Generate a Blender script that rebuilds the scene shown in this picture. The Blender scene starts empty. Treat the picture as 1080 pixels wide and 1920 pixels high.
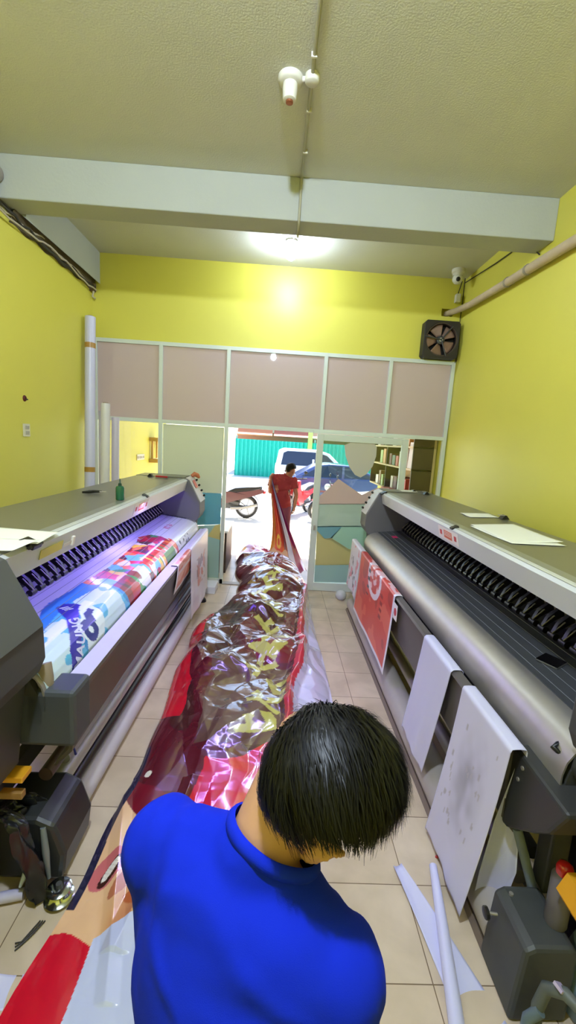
import bpy, bmesh, math, random
import numpy as np
from mathutils import Vector, Matrix, Euler, noise
C = bpy.context.scene.collection
SC = bpy.context.scene
rng = random.Random(7)
PI = math.pi

# ------------------------------------------------------------------ helpers
def lin(c):
    return tuple(((v / 255) / 12.92 if v / 255 <= .04045 else ((v / 255 + .055) / 1.055) ** 2.4) for v in c)

MATS = {}
def mat(name, rgb, rough=.5, metal=0., spec=.5, noise_amt=0., noise_scale=8., bump=0., bump_scale=60., coat=0., emit=None, estr=0., trans=0., sheen=0.):
    if name in MATS: return MATS[name]
    m = bpy.data.materials.new(name); m.use_nodes = True
    nt = m.node_tree; b = nt.nodes['Principled BSDF']
    col = (*lin(rgb), 1)
    b.inputs['Base Color'].default_value = col
    b.inputs['Roughness'].default_value = rough
    b.inputs['Metallic'].default_value = metal
    b.inputs['Specular IOR Level'].default_value = spec
    b.inputs['Coat Weight'].default_value = coat
    b.inputs['Coat Roughness'].default_value = .08
    b.inputs['Sheen Weight'].default_value = sheen
    if emit:
        b.inputs['Emission Color'].default_value = (*lin(emit), 1); b.inputs['Emission Strength'].default_value = estr
    tc = nt.nodes.new('ShaderNodeTexCoord')
    if noise_amt > 0:
        n = nt.nodes.new('ShaderNodeTexNoise'); n.inputs['Scale'].default_value = noise_scale; n.inputs['Detail'].default_value = 6
        nt.links.new(tc.outputs['Object'], n.inputs['Vector'])
        mx = nt.nodes.new('ShaderNodeMix'); mx.data_type = 'RGBA'; mx.blend_type = 'MIX'
        mx.inputs[6].default_value = tuple(v * (1 - noise_amt) for v in col[:3]) + (1,)
        mx.inputs[7].default_value = tuple(min(1, v * (1 + noise_amt * .6)) for v in col[:3]) + (1,)
        nt.links.new(n.outputs['Fac'], mx.inputs[0]); nt.links.new(mx.outputs[2], b.inputs['Base Color'])
    if bump > 0:
        n2 = nt.nodes.new('ShaderNodeTexNoise'); n2.inputs['Scale'].default_value = bump_scale; n2.inputs['Detail'].default_value = 4
        nt.links.new(tc.outputs['Object'], n2.inputs['Vector'])
        bp = nt.nodes.new('ShaderNodeBump'); bp.inputs['Strength'].default_value = bump; bp.inputs['Distance'].default_value = .01
        nt.links.new(n2.outputs['Fac'], bp.inputs['Height']); nt.links.new(bp.outputs['Normal'], b.inputs['Normal'])
    MATS[name] = m
    return m

def vcol_mat(name, rough=.3, coat=0., bump=0., bump_scale=20., spec=.5, coat_rough=.06):
    if name in MATS: return MATS[name]
    m = mat(name, (200, 200, 200), rough=rough, coat=coat, bump=bump, bump_scale=bump_scale, spec=spec)
    nt = m.node_tree; b = nt.nodes['Principled BSDF']
    b.inputs['Coat Roughness'].default_value = coat_rough
    a = nt.nodes.new('ShaderNodeVertexColor'); a.layer_name = 'Col'
    nt.links.new(a.outputs['Color'], b.inputs['Base Color'])
    return m

def glass_mat(name, tint=(235, 245, 240), refl=.08, rough=.0):
    if name in MATS: return MATS[name]
    m = bpy.data.materials.new(name); m.use_nodes = True; nt = m.node_tree; nt.nodes.clear()
    o = nt.nodes.new('ShaderNodeOutputMaterial'); mx = nt.nodes.new('ShaderNodeMixShader')
    t = nt.nodes.new('ShaderNodeBsdfTransparent'); g = nt.nodes.new('ShaderNodeBsdfGlossy')
    t.inputs['Color'].default_value = (*lin(tint), 1); g.inputs['Roughness'].default_value = rough
    mx.inputs[0].default_value = refl
    nt.links.new(t.outputs[0], mx.inputs[1]); nt.links.new(g.outputs[0], mx.inputs[2]); nt.links.new(mx.outputs[0], o.inputs[0])
    MATS[name] = m
    return m

def film_mat(name, rgb, clear=.0, transl=.4, refl=.05, rough=.15):
    """frosted film: diffuse + translucent + a little gloss, optionally partly clear"""
    if name in MATS: return MATS[name]
    m = bpy.data.materials.new(name); m.use_nodes = True; nt = m.node_tree; nt.nodes.clear()
    o = nt.nodes.new('ShaderNodeOutputMaterial'); col = (*lin(rgb), 1)
    d = nt.nodes.new('ShaderNodeBsdfDiffuse'); d.inputs[0].default_value = col
    tl = nt.nodes.new('ShaderNodeBsdfTranslucent'); tl.inputs[0].default_value = col
    tr = nt.nodes.new('ShaderNodeBsdfTransparent'); tr.inputs[0].default_value = (1, 1, 1, 1)
    g = nt.nodes.new('ShaderNodeBsdfGlossy'); g.inputs['Roughness'].default_value = rough
    m1 = nt.nodes.new('ShaderNodeMixShader'); m1.inputs[0].default_value = transl
    m2 = nt.nodes.new('ShaderNodeMixShader'); m2.inputs[0].default_value = clear
    m3 = nt.nodes.new('ShaderNodeMixShader'); m3.inputs[0].default_value = refl
    nt.links.new(d.outputs[0], m1.inputs[1]); nt.links.new(tl.outputs[0], m1.inputs[2])
    nt.links.new(m1.outputs[0], m2.inputs[1]); nt.links.new(tr.outputs[0], m2.inputs[2])
    nt.links.new(m2.outputs[0], m3.inputs[1]); nt.links.new(g.outputs[0], m3.inputs[2])
    nt.links.new(m3.outputs[0], o.inputs[0])
    MATS[name] = m
    return m

def frame_of(d):
    d = Vector(d).normalized()
    a = Vector((0, 0, 1)) if abs(d.z) < .9 else Vector((1, 0, 0))
    u = d.cross(a).normalized(); v = d.cross(u).normalized()
    return u, v, d

class MB:
    """collects shapes, then becomes ONE mesh object"""
    def __init__(s): s.v = []; s.f = []
    def add(s, vs, fs):
        k = len(s.v); s.v += [tuple(p) for p in vs]; s.f += [tuple(i + k for i in f) for f in fs]; return s
    def box(s, c, d, rot=None, taper=1.):
        x, y, z = d[0] / 2, d[1] / 2, d[2] / 2
        vs = [Vector((sx * x * (taper if sz > 0 else 1), sy * y * (taper if sz > 0 else 1), sz * z)) for sz in (-1, 1) for sy in (-1, 1) for sx in (-1, 1)]
        R = Euler(rot).to_matrix() if rot else Matrix.Identity(3)
        vs = [R @ p + Vector(c) for p in vs]
        return s.add(vs, [(0, 2, 3, 1), (4, 5, 7, 6), (0, 1, 5, 4), (2, 6, 7, 3), (0, 4, 6, 2), (1, 3, 7, 5)])
    def b2(s, a, b):
        return s.box([(a[i] + b[i]) / 2 for i in range(3)], [abs(b[i] - a[i]) for i in range(3)])
    def ext(s, prof, y0, y1, axis='y'):
        n = len(prof)
        if axis == 'y': vs = [(p[0], y0, p[1]) for p in prof] + [(p[0], y1, p[1]) for p in prof]
        elif axis == 'x': vs = [(y0, p[0], p[1]) for p in prof] + [(y1, p[0], p[1]) for p in prof]
        else: vs = [(p[0], p[1], y0) for p in prof] + [(p[0], p[1], y1) for p in prof]
        return s.add(vs, [tuple(range(n)), tuple(range(2 * n - 1, n - 1, -1))] + [(i, i + n, (i + 1) % n + n, (i + 1) % n) for i in range(n)])
    def tube(s, p0, p1, r0, r1=None, n=16, caps=True):
        return s.path([p0, p1], [r0, r0 if r1 is None else r1], n, caps)
    def path(s, pts, r, n=10, caps=True):
        pts = [Vector(p) for p in pts]; m = len(pts)
        if not isinstance(r, (list, tuple)): r = [r] * m
        vs = []; u = None
        for i, p in enumerate(pts):
            d = (pts[min(i + 1, m - 1)] - pts[max(i - 1, 0)])
            if d.length < 1e-9: d = Vector((0, 0, 1))
            d.normalize()
            if u is None: u, w, _ = frame_of(d)
            else:
                u = (u - d * u.dot(d))
                if u.length < 1e-6: u = frame_of(d)[0]
                u.normalize(); w = d.cross(u)
            for k in range(n):
                a = 2 * PI * k / n
                vs.append(p + (u * math.cos(a) + w * math.sin(a)) * r[i])
        fs = [(i * n + k, i * n + (k + 1) % n, (i + 1) * n + (k + 1) % n, (i + 1) * n + k) for i in range(m - 1) for k in range(n)]
        if caps: fs += [tuple(range(n))[::-1], tuple(range((m - 1) * n, m * n))]
        return s.add(vs, fs)
    def ring(s, p0, p1, ro, ri, n=24):
        u, v, d = frame_of(Vector(p1) - Vector(p0)); vs = []
        for p in (Vector(p0), Vector(p1)):
            for r in (ro, ri):
                vs += [p + (u * math.cos(2 * PI * k / n) + v * math.sin(2 * PI * k / n)) * r for k in range(n)]
        fs = []
        for k in range(n):
            j = (k + 1) % n
            fs += [(k, j, 2 * n + j, 2 * n + k), (n + j, n + k, 3 * n + k, 3 * n + j), (j, k, n + k, n + j), (2 * n + k, 2 * n + j, 3 * n + j, 3 * n + k)]
        return s.add(vs, fs)
    def lathe(s, c, prof, n=20, axis=(0, 0, 1)):
        u, v, d = frame_of(axis); vs = []; m = len(prof)
        for r, z in prof:
            vs += [Vector(c) + d * z + (u * math.cos(2 * PI * k / n) + v * math.sin(2 * PI * k / n)) * max(r, 1e-5) for k in range(n)]
        fs = [(i * n + k, i * n + (k + 1) % n, (i + 1) * n + (k + 1) % n, (i + 1) * n + k) for i in range(m - 1) for k in range(n)]
        fs += [tuple(range(n))[::-1], tuple(range((m - 1) * n, m * n))]
        return s.add(vs, fs)
    def ell(s, c, r, M=None, nu=16, nv=10):
        vs = []; c = Vector(c)
        for j in range(1, nv):
            for k in range(nu):
                t = PI * j / nv; a = 2 * PI * k / nu
                p = Vector((r[0] * math.sin(t) * math.cos(a), r[1] * math.sin(t) * math.sin(a), r[2] * math.cos(t)))
                vs.append(c + (M @ p if M else p))
        top = Vector((0, 0, r[2])); bot = -top
        vs += [c + (M @ top if M else top), c + (M @ bot if M else bot)]
        T = len(vs) - 2; B = T + 1; fs = []
        for j in range(nv - 2):
            for k in range(nu): fs.append((j * nu + k, (j + 1) * nu + k, (j + 1) * nu + (k + 1) % nu, j * nu + (k + 1) % nu))
        for k in range(nu): fs.append((T, k, (k + 1) % nu)); fs.append((B, (nv - 2) * nu + (k + 1) % nu, (nv - 2) * nu + k))
        return s.add(vs, fs)
    def sheet(s, f, nu, nv, thick=0.):
        """grid f(u,v)->point, u,v in 0..1"""
        vs = [f(i / nu, j / nv) for j in range(nv + 1) for i in range(nu + 1)]
        return s.add(vs, [(j * (nu + 1) + i, j * (nu + 1) + i + 1, (j + 1) * (nu + 1) + i + 1, (j + 1) * (nu + 1) + i) for j in range(nv) for i in range(nu)])
    def obj(s, name, m, parent=None, smooth=None, bevel=0., solid=0., fix=True, local=False):
        me = bpy.data.meshes.new(name)
        vs = s.v; off = Vector((0, 0, 0))
        if parent is None and not local and vs:
            a = np.array(vs); off = Vector(((a[:, 0].min() + a[:, 0].max()) / 2, (a[:, 1].min() + a[:, 1].max()) / 2, a[:, 2].min()))
            vs = [tuple(Vector(p) - off) for p in vs]
        me.from_pydata(vs, [], s.f)
        if fix:
            bm = bmesh.new(); bm.from_mesh(me); bmesh.ops.recalc_face_normals(bm, faces=bm.faces); bm.to_mesh(me); bm.free()
        o = bpy.data.objects.new(name, me); C.objects.link(o)
        if m: me.materials.append(m)
        return finish(o, parent, off, smooth, bevel, solid)

def finish(o, parent=None, off=Vector((0, 0, 0)), smooth=None, bevel=0., solid=0.):
    me = o.data
    if smooth is not None:
        me.polygons.foreach_set('use_smooth', [True] * len(me.polygons))
        if smooth < 170: me.set_sharp_from_angle(angle=math.radians(smooth))
    if solid:
        md = o.modifiers.new('solid', 'SOLIDIFY'); md.thickness = solid; md.offset = 0
    if bevel:
        md = o.modifiers.new('bevel', 'BEVEL'); md.width = bevel; md.segments = 2; md.limit_method = 'ANGLE'; md.angle_limit = math.radians(40)
    if parent is not None:
        o.parent = parent
        o.matrix_parent_inverse = parent.matrix_basis.inverted()
    else: o.location = off
    return o

def tag(o, label, cat, group=None):
    o['label'] = label; o['category'] = cat
    if group: o['group'] = group
    return o
def thing(name, label, cat, loc=(0, 0, 0), group=None):
    o = bpy.data.objects.new(name, None); C.objects.link(o); o.location = loc; o.empty_display_size = .1
    return tag(o, label, cat, group)
def struct(o): o['kind'] = 'structure'; return o
def plabel(o, l): o['label'] = l; return o

def copy_tree(o, parent=None):
    c = o.copy(); C.objects.link(c)
    if parent is not None:
        inv = o.matrix_parent_inverse.copy(); c.parent = parent; c.matrix_parent_inverse = inv
    for ch in list(o.children): copy_tree(ch, c)
    return c

def blend(name, mb_or_obj, voxel, smooth_it=4, m=None, parent=None):
    """voxel-fuse overlapping shapes into one continuous skin"""
    me = bpy.data.meshes.new(name); me.from_pydata(mb_or_obj.v, [], mb_or_obj.f)
    bm = bmesh.new(); bm.from_mesh(me); bmesh.ops.recalc_face_normals(bm, faces=bm.faces); bm.to_mesh(me); bm.free()
    o = bpy.data.objects.new(name, me); C.objects.link(o)
    r = o.modifiers.new('r', 'REMESH'); r.mode = 'VOXEL'; r.voxel_size = voxel; r.adaptivity = 0
    s = o.modifiers.new('s', 'SMOOTH'); s.factor = .5; s.iterations = smooth_it
    dg = bpy.context.evaluated_depsgraph_get()
    new = bpy.data.meshes.new_from_object(o.evaluated_get(dg), depsgraph=dg)
    o.modifiers.clear(); o.data = new; bpy.data.meshes.remove(me)
    new.name = name
    if m: new.materials.clear(); new.materials.append(m)
    finish(o, parent, smooth=180)
    return o

def set_colors(o, cols):
    me = o.data; a = me.color_attributes.new('Col', 'FLOAT_COLOR', 'POINT')
    arr = np.ones((len(me.vertices), 4), dtype=np.float32); arr[:, :3] = cols
    a.data.foreach_set('color', arr.ravel())

def L3(rgb): return np.array(lin(rgb))
def grid_obj(name, P, m, parent=None, cols=None, smooth=180, solid=0.):
    """P: (rows, cols, 3) numpy"""
    nr, nc = P.shape[:2]
    me = bpy.data.meshes.new(name)
    idx = np.arange(nr * nc).reshape(nr, nc)
    q = np.stack([idx[:-1, :-1], idx[:-1, 1:], idx[1:, 1:], idx[1:, :-1]], -1).reshape(-1, 4)
    off = Vector((0, 0, 0))
    V = P.reshape(-1, 3).astype(np.float64)
    if parent is None:
        off = Vector(((V[:, 0].min() + V[:, 0].max()) / 2, (V[:, 1].min() + V[:, 1].max()) / 2, V[:, 2].min())); V = V - np.array(off)
    me.from_pydata(V.tolist(), [], q.tolist())
    o = bpy.data.objects.new(name, me); C.objects.link(o); me.materials.append(m)
    if cols is not None: set_colors(o, cols.reshape(-1, 3))
    return finish(o, parent, off, smooth, 0, solid)

def vnoise(x, y, seed):
    """smooth value noise on numpy arrays, -1..1"""
    T = np.random.default_rng(seed).uniform(-1, 1, (64, 64))
    i = np.floor(x).astype(int); j = np.floor(y).astype(int); fx = x - i; fy = y - j
    fx = fx * fx * (3 - 2 * fx); fy = fy * fy * (3 - 2 * fy)
    g = lambda a, b: T[a % 64, b % 64]
    return (g(i, j) * (1 - fx) + g(i + 1, j) * fx) * (1 - fy) + (g(i, j + 1) * (1 - fx) + g(i + 1, j + 1) * fx) * fy
def facet(x, y, cell, seed, ang=0., stretch=1., warp=.35):
    """piecewise-flat folded height field, -1..1"""
    ca, sa = math.cos(ang), math.sin(ang)
    u = (x * ca + y * sa) / cell; v = (-x * sa + y * ca) / cell / stretch
    u = u + warp * vnoise(u * .7 + 9, v * .7, seed + 1); v = v + warp * vnoise(u * .7, v * .7 + 5, seed + 2)
    T = np.random.default_rng(seed).uniform(-1, 1, (64, 64))
    i = np.floor(u).astype(int); j = np.floor(v).astype(int); fu = u - i; fv = v - j
    g = lambda a, b: T[a % 64, b % 64]
    h00, h10, h01, h11 = g(i, j), g(i + 1, j), g(i, j + 1), g(i + 1, j + 1)
    flip = (T[(i + 31) % 64, (j + 17) % 64] > 0)
    lo = h00 + (h10 - h00) * fu + (h01 - h00) * fv; hi = h11 + (h01 - h11) * (1 - fu) + (h10 - h11) * (1 - fv)
    A = np.where(fu + fv < 1, lo, hi)
    lo2 = h10 + (h00 - h10) * (1 - fu) + (h11 - h10) * fv; hi2 = h01 + (h11 - h01) * fu + (h00 - h01) * (1 - fv)
    B = np.where((1 - fu) + fv < 1, lo2, hi2)
    return np.where(flip, A, B)
def cells(x, y, cell, seed):
    """random cell id per point (jittered voronoi), 0..1"""
    T = np.random.default_rng(seed).uniform(0, 1, (64, 64, 3)); u = x / cell; v = y / cell
    i0 = np.floor(u).astype(int); j0 = np.floor(v).astype(int); best = np.full(u.shape, 9e9); out = np.zeros(u.shape)
    for di in (-1, 0, 1):
        for dj in (-1, 0, 1):
            a = (i0 + di) % 64; b = (j0 + dj) % 64
            d = (i0 + di + T[a, b, 0] - u) ** 2 + (j0 + dj + T[a, b, 1] - v) ** 2
            k = d < best; best = np.where(k, d, best); out = np.where(k, T[a, b, 2], out)
    return out

def text_mesh(s, size, bold=0., extrude=0., shear=0., space=1.):
    cu = bpy.data.curves.new('letters', 'FONT'); cu.body = s; cu.size = size; cu.offset = bold; cu.extrude = extrude
    cu.align_x = 'CENTER'; cu.align_y = 'CENTER'; cu.resolution_u = 6; cu.shear = shear; cu.space_character = space
    o = bpy.data.objects.new('letters', cu); C.objects.link(o)
    dg = bpy.context.evaluated_depsgraph_get(); me = bpy.data.meshes.new_from_object(o.evaluated_get(dg), depsgraph=dg)
    C.objects.unlink(o); bpy.data.objects.remove(o); bpy.data.curves.remove(cu)
    return me

# ------------------------------------------------------------------ materials
wall_y = mat('wall_yellow', (220, 212, 88), rough=.45, noise_amt=.06, noise_scale=1.2, bump=.05, bump_scale=120)
ceil_m = mat('ceiling_paint', (206, 205, 190), rough=.9, noise_amt=.06, noise_scale=2, bump=.25, bump_scale=90)
beam_m = mat('beam_paint', (178, 181, 174), rough=.8, noise_amt=.05, noise_scale=3, bump=.15, bump_scale=40)
alu_w = mat('white_aluminium', (214, 222, 214), rough=.35)
steel = mat('brushed_steel', (188, 182, 176), rough=.42, metal=.75, noise_amt=.12, noise_scale=14)
steel_dull = mat('dusty_steel', (168, 160, 152), rough=.5, metal=.35, noise_amt=.25, noise_scale=7)
dark = mat('dark_metal', (62, 62, 62), rough=.5, noise_amt=.12, noise_scale=10)
dark_tray = mat('dark_tray', (92, 86, 84), rough=.45, noise_amt=.15, noise_scale=5)
black = mat('black_plastic', (24, 24, 26), rough=.35)
blackm = mat('black_matte', (16, 16, 17), rough=.8)
grey_top = mat('grey_cover', (116, 114, 104), rough=.32, metal=.25, noise_amt=.05, noise_scale=3)
grey_rail = mat('light_grey_cover', (206, 208, 212), rough=.4, metal=.2)
bed_m = mat('bed_plate', (84, 86, 90), rough=.38, metal=.5, noise_amt=.1, noise_scale=20)
white_m = mat('white_vinyl', (210, 209, 240), rough=.35)
paper_m = mat('white_paper', (236, 236, 226), rough=.8)
pvc = mat('pvc_white', (214, 210, 196), rough=.45, noise_amt=.1, noise_scale=8)
cable_m = mat('dark_cable', (50, 46, 42), rough=.6)
cable_w = mat('pale_cable', (190, 180, 160), rough=.6)
brown_tape = mat('brown_tape', (176, 132, 62), rough=.35)
glass = glass_mat('clear_glass')
glass_in = glass_mat('partition_glass', tint=(250, 252, 245), refl=.05)

# tiled floor
def tile_mat():
    m = bpy.data.materials.new('floor_tiles'); m.use_nodes = True; nt = m.node_tree; b = nt.nodes['Principled BSDF']
    tc = nt.nodes.new('ShaderNodeTexCoord'); mp = nt.nodes.new('ShaderNodeMapping')
    mp.inputs['Location'].default_value = (-.285, -.178, 0)
    br = nt.nodes.new('ShaderNodeTexBrick'); br.offset = 0; br.squash = 1
    br.inputs['Scale'].default_value = 1; br.inputs['Brick Width'].default_value = .418; br.inputs['Row Height'].default_value = .368
    br.inputs['Mortar Size'].default_value = .0022; br.inputs['Mortar Smooth'].default_value = .1
    br.inputs['Color1'].default_value = (*lin((214, 197, 175)), 1); br.inputs['Color2'].default_value = (*lin((207, 189, 166)), 1)
    br.inputs['Mortar'].default_value = (*lin((120, 100, 78)), 1)
    nt.links.new(tc.outputs['Generated'], mp.inputs['Vector'])
    geo = nt.nodes.new('ShaderNodeNewGeometry'); nt.links.new(geo.outputs['Position'], mp.inputs['Vector'])
    n = nt.nodes.new('ShaderNodeTexNoise'); n.inputs['Scale'].default_value = 4; n.inputs['Detail'].default_value = 9; n.inputs['Distortion'].default_value = .3
    nt.links.new(geo.outputs['Position'], n.inputs['Vector']); nt.links.new(mp.outputs[0], br.inputs['Vector'])
    rp = nt.nodes.new('ShaderNodeValToRGB'); rp.color_ramp.elements[0].position = .35; rp.color_ramp.elements[0].color = (.84, .81, .77, 1)
    rp.color_ramp.elements[1].position = .65; rp.color_ramp.elements[1].color = (1.05, 1.03, 1.0, 1)
    nt.links.new(n.outputs['Fac'], rp.inputs[0])
    mx = nt.nodes.new('ShaderNodeMix'); mx.data_type = 'RGBA'; mx.blend_type = 'MULTIPLY'; mx.inputs[0].default_value = 1
    nt.links.new(br.outputs['Color'], mx.inputs[6]); nt.links.new(rp.outputs[0], mx.inputs[7]); nt.links.new(mx.outputs[2], b.inputs['Base Color'])
    b.inputs['Roughness'].default_value = .28; b.inputs['Specular IOR Level'].default_value = .4
    return m
tiles = tile_mat()

# ------------------------------------------------------------------ room shell
XL, XR, YB, YR, YF, CZ = -2.42, 2.24, 5.70, -1.7, 9.3, 4.15
struct(MB().b2((XL - .12, YR, -.1), (XR + .12, YF, 0)).obj('floor', tiles))
struct(MB().b2((XL - .12, YR, 0), (XL, YF, CZ)).obj('wall_left', wall_y))
struct(MB().b2((XR, YR, 0), (XR + .12, YF, CZ)).obj('wall_right', wall_y))
struct(MB().b2((XL - .12, YR - .12, 0), (XR + .12, YR, CZ)).obj('wall_rear', wall_y))
wb = MB().b2((XL, YB, 3.15), (1.98, YB + .12, CZ)); wb.b2((1.98, YB, 3.15), (XR, YB + .12, 3.70)); wb.b2((1.98, YB, 3.79), (XR, YB + .12, CZ)); wb.b2((2.12, YB, 3.70), (XR, YB + .12, 3.79)); wb.b2((1.98, YB + .09, 3.70), (2.12, YB + .12, 3.79))
struct(wb.obj('wall_back', wall_y))
struct(MB().b2((XL - .12, YR - .12, CZ), (XR + .12, YB + .12, CZ + .12)).obj('ceiling', ceil_m))
struct(MB().b2((XL, YB + .12, 3.25), (XR, YF, 3.37)).obj('ceiling', beam_m))
struct(MB().b2((XL, 3.88, 3.82), (XR, 4.14, CZ)).obj('trim_1', beam_m, bevel=.008))
struct(MB().ext([(XL, 3.86), (XL + .10, 3.79), (XL + .10, CZ), (XL, CZ)], 4.14, YB).obj('trim_2', beam_m))
# broken plaster under the side beam, coloured dark for the shaded gap with cables
struct(MB().sheet(lambda u, v: (XL + .004 + .05 * v, 4.05 + 1.62 * u, 3.715 + .11 * v + .012 * math.sin(u * 31) * (1 - v)), 60, 2).obj('trim_3', mat('dark_gap_plaster', (96, 84, 62), rough=.9, noise_amt=.5, noise_scale=16), solid=.006))

# partition frame
fr = MB(); w = .024
for x, z0, z1 in ((-2.385, 0, 3.13), (-1.555, 0, 3.13), (-.695, 0, 3.13), (.552, 2.15, 3.13), (1.395, 2.15, 3.13), (2.205, 0, 3.13)):
    fr.b2((x - w, YB - .03, z0), (x + w, YB + .03, z1))
for z in (3.13, 2.165): fr.b2((XL + .01, YB - .028, z - w), (XR - .01, YB + .028, z + w))
fr.b2((XL + .01, YB - .03, 0), (-.67, YB + .03, .07)); fr.b2((1.65, YB - .03, 0), (XR - .01, YB + .03, .07))
fr.b2((.45, YB - .075, 2.135), (1.79, YB - .03, 2.17))
struct(fr.obj('trim_4', alu_w, bevel=.003))
frost = film_mat('frosted_pink', (214, 196, 194), transl=.25, refl=.03, rough=.02)
edges = [-2.36, -1.58, -1.53, -.72, -.67, .527, .577, 1.37, 1.42, 2.18]
for i in range(5):
    x0, x1 = edges[2 * i], edges[2 * i + 1]
    struct(MB().b2((x0, YB - .004, 2.19), (x1, YB + .004, 3.105)).obj('window_%d' % (i + 1), frost))
struct(MB().b2((-2.36, YB - .003, .07), (-1.58, YB + .003, 2.14)).obj('window_6', glass_in))
w7 = struct(MB().b2((-1.53, YB - .003, .07), (-.72, YB + .003, 2.14)).obj('window_7', glass_in))
def poly_film(name, pts, y, m, parent, t=.0015):
    return MB().ext(pts, y - t, y, 'y').obj(name, m, parent)
f_cream = film_mat('film_cream', (224, 228, 214), transl=.4, refl=.04)
f_blue = film_mat('film_blue', (128, 188, 208), transl=.5, refl=.04, clear=.05)
f_teal = film_mat('film_teal', (146, 194, 204), transl=.5, refl=.04, clear=.05)
f_mint = film_mat('film_mint', (188, 220, 206), transl=.5, refl=.04, clear=.08)
f_sage = film_mat('film_sage', (200, 214, 204), transl=.5, refl=.04, clear=.12)
f_pale = film_mat('film_pale', (190, 216, 216), transl=.5, refl=.04, clear=.05)
f_sand = film_mat('film_sand', (222, 212, 160), transl=.5, refl=.04, clear=.05)
f_pink = film_mat('film_pink', (224, 202, 196), transl=.4, refl=.04, clear=.1)
f_shield = film_mat('film_shield', (216, 212, 202), transl=.25, refl=.04)
plabel(poly_film('cover_board', [(-1.52, 1.262), (-.725, 1.262), (-.725, 2.135), (-1.52, 2.135)], YB - .004, f_cream, w7), 'cream panel board')
plabel(poly_film('window_film', [(-1.52, .76), (-.73, .84), (-.73, 1.26), (-1.52, 1.26)], YB - .004, f_blue, w7), 'sky blue window film')
plabel(poly_film('window_film', [(-.90, .66), (-.73, .62), (-.73, .84), (-.80, .82)], YB - .0045, f_sand, w7), 'sand yellow window film')
plabel(poly_film('window_film', [(-1.52, .075), (-.73, .075), (-.73, .62), (-.90, .66), (-.80, .82), (-1.52, .76)], YB - .004, f_pale, w7), 'pale teal window film')
struct(MB().b2((1.80, YB - .003, .07), (2.18, YB + .003, 2.14)).obj('window_8', glass_in))

# the open door leaf, white aluminium with stickers, hung in front of the partition
YD = 5.60
dr = thing('door_1', 'white aluminium framed glass door leaf with pastel frosted stickers', 'door', (1.1, YD, 0)); struct(dr)
d_ = MB(); X0, X1 = .50, 1.70
d_.b2((X0, YD - .022, .005), (X0 + .085, YD + .022, 2.13)); d_.b2((X1 - .085, YD - .022, .005), (X1, YD + .022, 2.13))
d_.b2((X0 + .085, YD - .022, .005), (X1 - .085, YD + .022, .12)); d_.b2((X0 + .085, YD - .022, 2.045), (X1 - .085, YD + .022, 2.13))
d_.obj('door_frame', alu_w, dr, bevel=.004)
gp = MB().b2((X0 + .08, YD - .003, .115), (X1 - .08, YD + .003, 2.05)).obj('glass_pane', glass, dr)
def D(x, y):
    px, py = 560 + x / 3.6, 780 + y / 3.6; s = YD / 5.7
    return (.569 + (px - 603) * .00713 + (py - 825) * .00054, 2.053 - (py - 825) * .00737 + (px - 603) * .00045)
def dfilm(pts, m, l, dy=0.):
    q = [D(*p) for p in pts]; q = [(min(max(a, X0 + .086), X1 - .086), min(max(b, .121), 2.04)) for a, b in q]
    plabel(poly_film('door_sticker', q, YD - .0035 - dy, m, gp), l)
dfilm([(120, 575), (130, 520), (200, 470), (262, 410), (330, 455), (420, 515), (520, 470), (600, 470), (690, 520), (690, 580)], f_pink, 'frosted pink mountain sticker')
dfilm([(118, 572), (690, 576), (690, 730), (113, 726)], f_sage, 'sage green sticker')
dfilm([(113, 720), (292, 720), (212, 812), (170, 812), (113, 760)], f_teal, 'teal sticker')
dfilm([(294, 720), (690, 724), (690, 910), (440, 905), (330, 892), (208, 818), (204, 806)], f_mint, 'mint green sticker')
dfilm([(113, 750), (170, 804), (216, 800), (335, 876), (440, 890), (690, 896), (690, 990), (105, 986)], f_sand, 'sand yellow sticker', .0006)
dfilm([(104, 978), (690, 988), (690, 1120), (98, 1120)], f_pale, 'pale teal sticker')
sh = [(300, 195), (340, 176), (430, 178), (500, 190), (515, 205), (512, 265), (490, 330), (450, 380), (410, 402), (372, 385), (335, 335), (308, 262)]
dfilm(sh, f_shield, 'plain frosted shield sticker', .001)
MB().b2((X0 + .03, YD - .06, .86), (X0 + .055, YD - .022, .93)).obj('door_lock', steel, dr, bevel=.004)
struct(MB().b2((-.67, YB - .05, 0), (.5, YB + .05, .012)).obj('trim_5', steel_dull))

# ------------------------------------------------------------------ ceiling and wall fittings
cd = tag(MB().path([(.085, -1.6, CZ - .012), (.083, 2.4, CZ - .012), (.066, 3.86, CZ - .012), (.066, 3.872, CZ - .02), (.066, 3.868, 3.83), (.066, 3.875, 3.808), (.066, 4.13, 3.806), (.066, 4.152, 3.82), (.06, 4.155, CZ - .02), (.04, 4.9, CZ - .014)], .011, 8).obj('ceiling_conduit', mat('grey_conduit', (168, 164, 140), rough=.6), smooth=60),
    'thin grey conduit running along the ceiling and over the white beam', 'conduit')
for yy in (2.0, 2.75, 3.15, 3.55):
    MB().box((.078, yy, CZ - .012), (.034, .012, .028)).obj('conduit_clip', pvc, cd)
lh = thing('lamp_holder', 'empty white bulb holder on the near ceiling beside the conduit', 'lamp holder', (-.05, 2.93, CZ - .13))
MB().lathe((-.05, 2.93, CZ), [(.075, 0), (.075, -.022), (.062, -.034), (.03, -.036)], 28).obj('ceiling_rose', pvc, lh, smooth=50)
MB().lathe((-.05, 2.93, CZ - .034), [(.043, 0), (.046, -.03), (.04, -.085), (.031, -.09)], 24).obj('socket_shell', pvc, lh, smooth=50)
MB().lathe((-.05, 2.93, CZ - .122), [(.022, 0), (.022, -.012), (.012, -.016)], 16).obj('socket_contact', mat('copper_contact', (150, 92, 60), rough=.4, metal=.6), lh, smooth=50)
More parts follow.
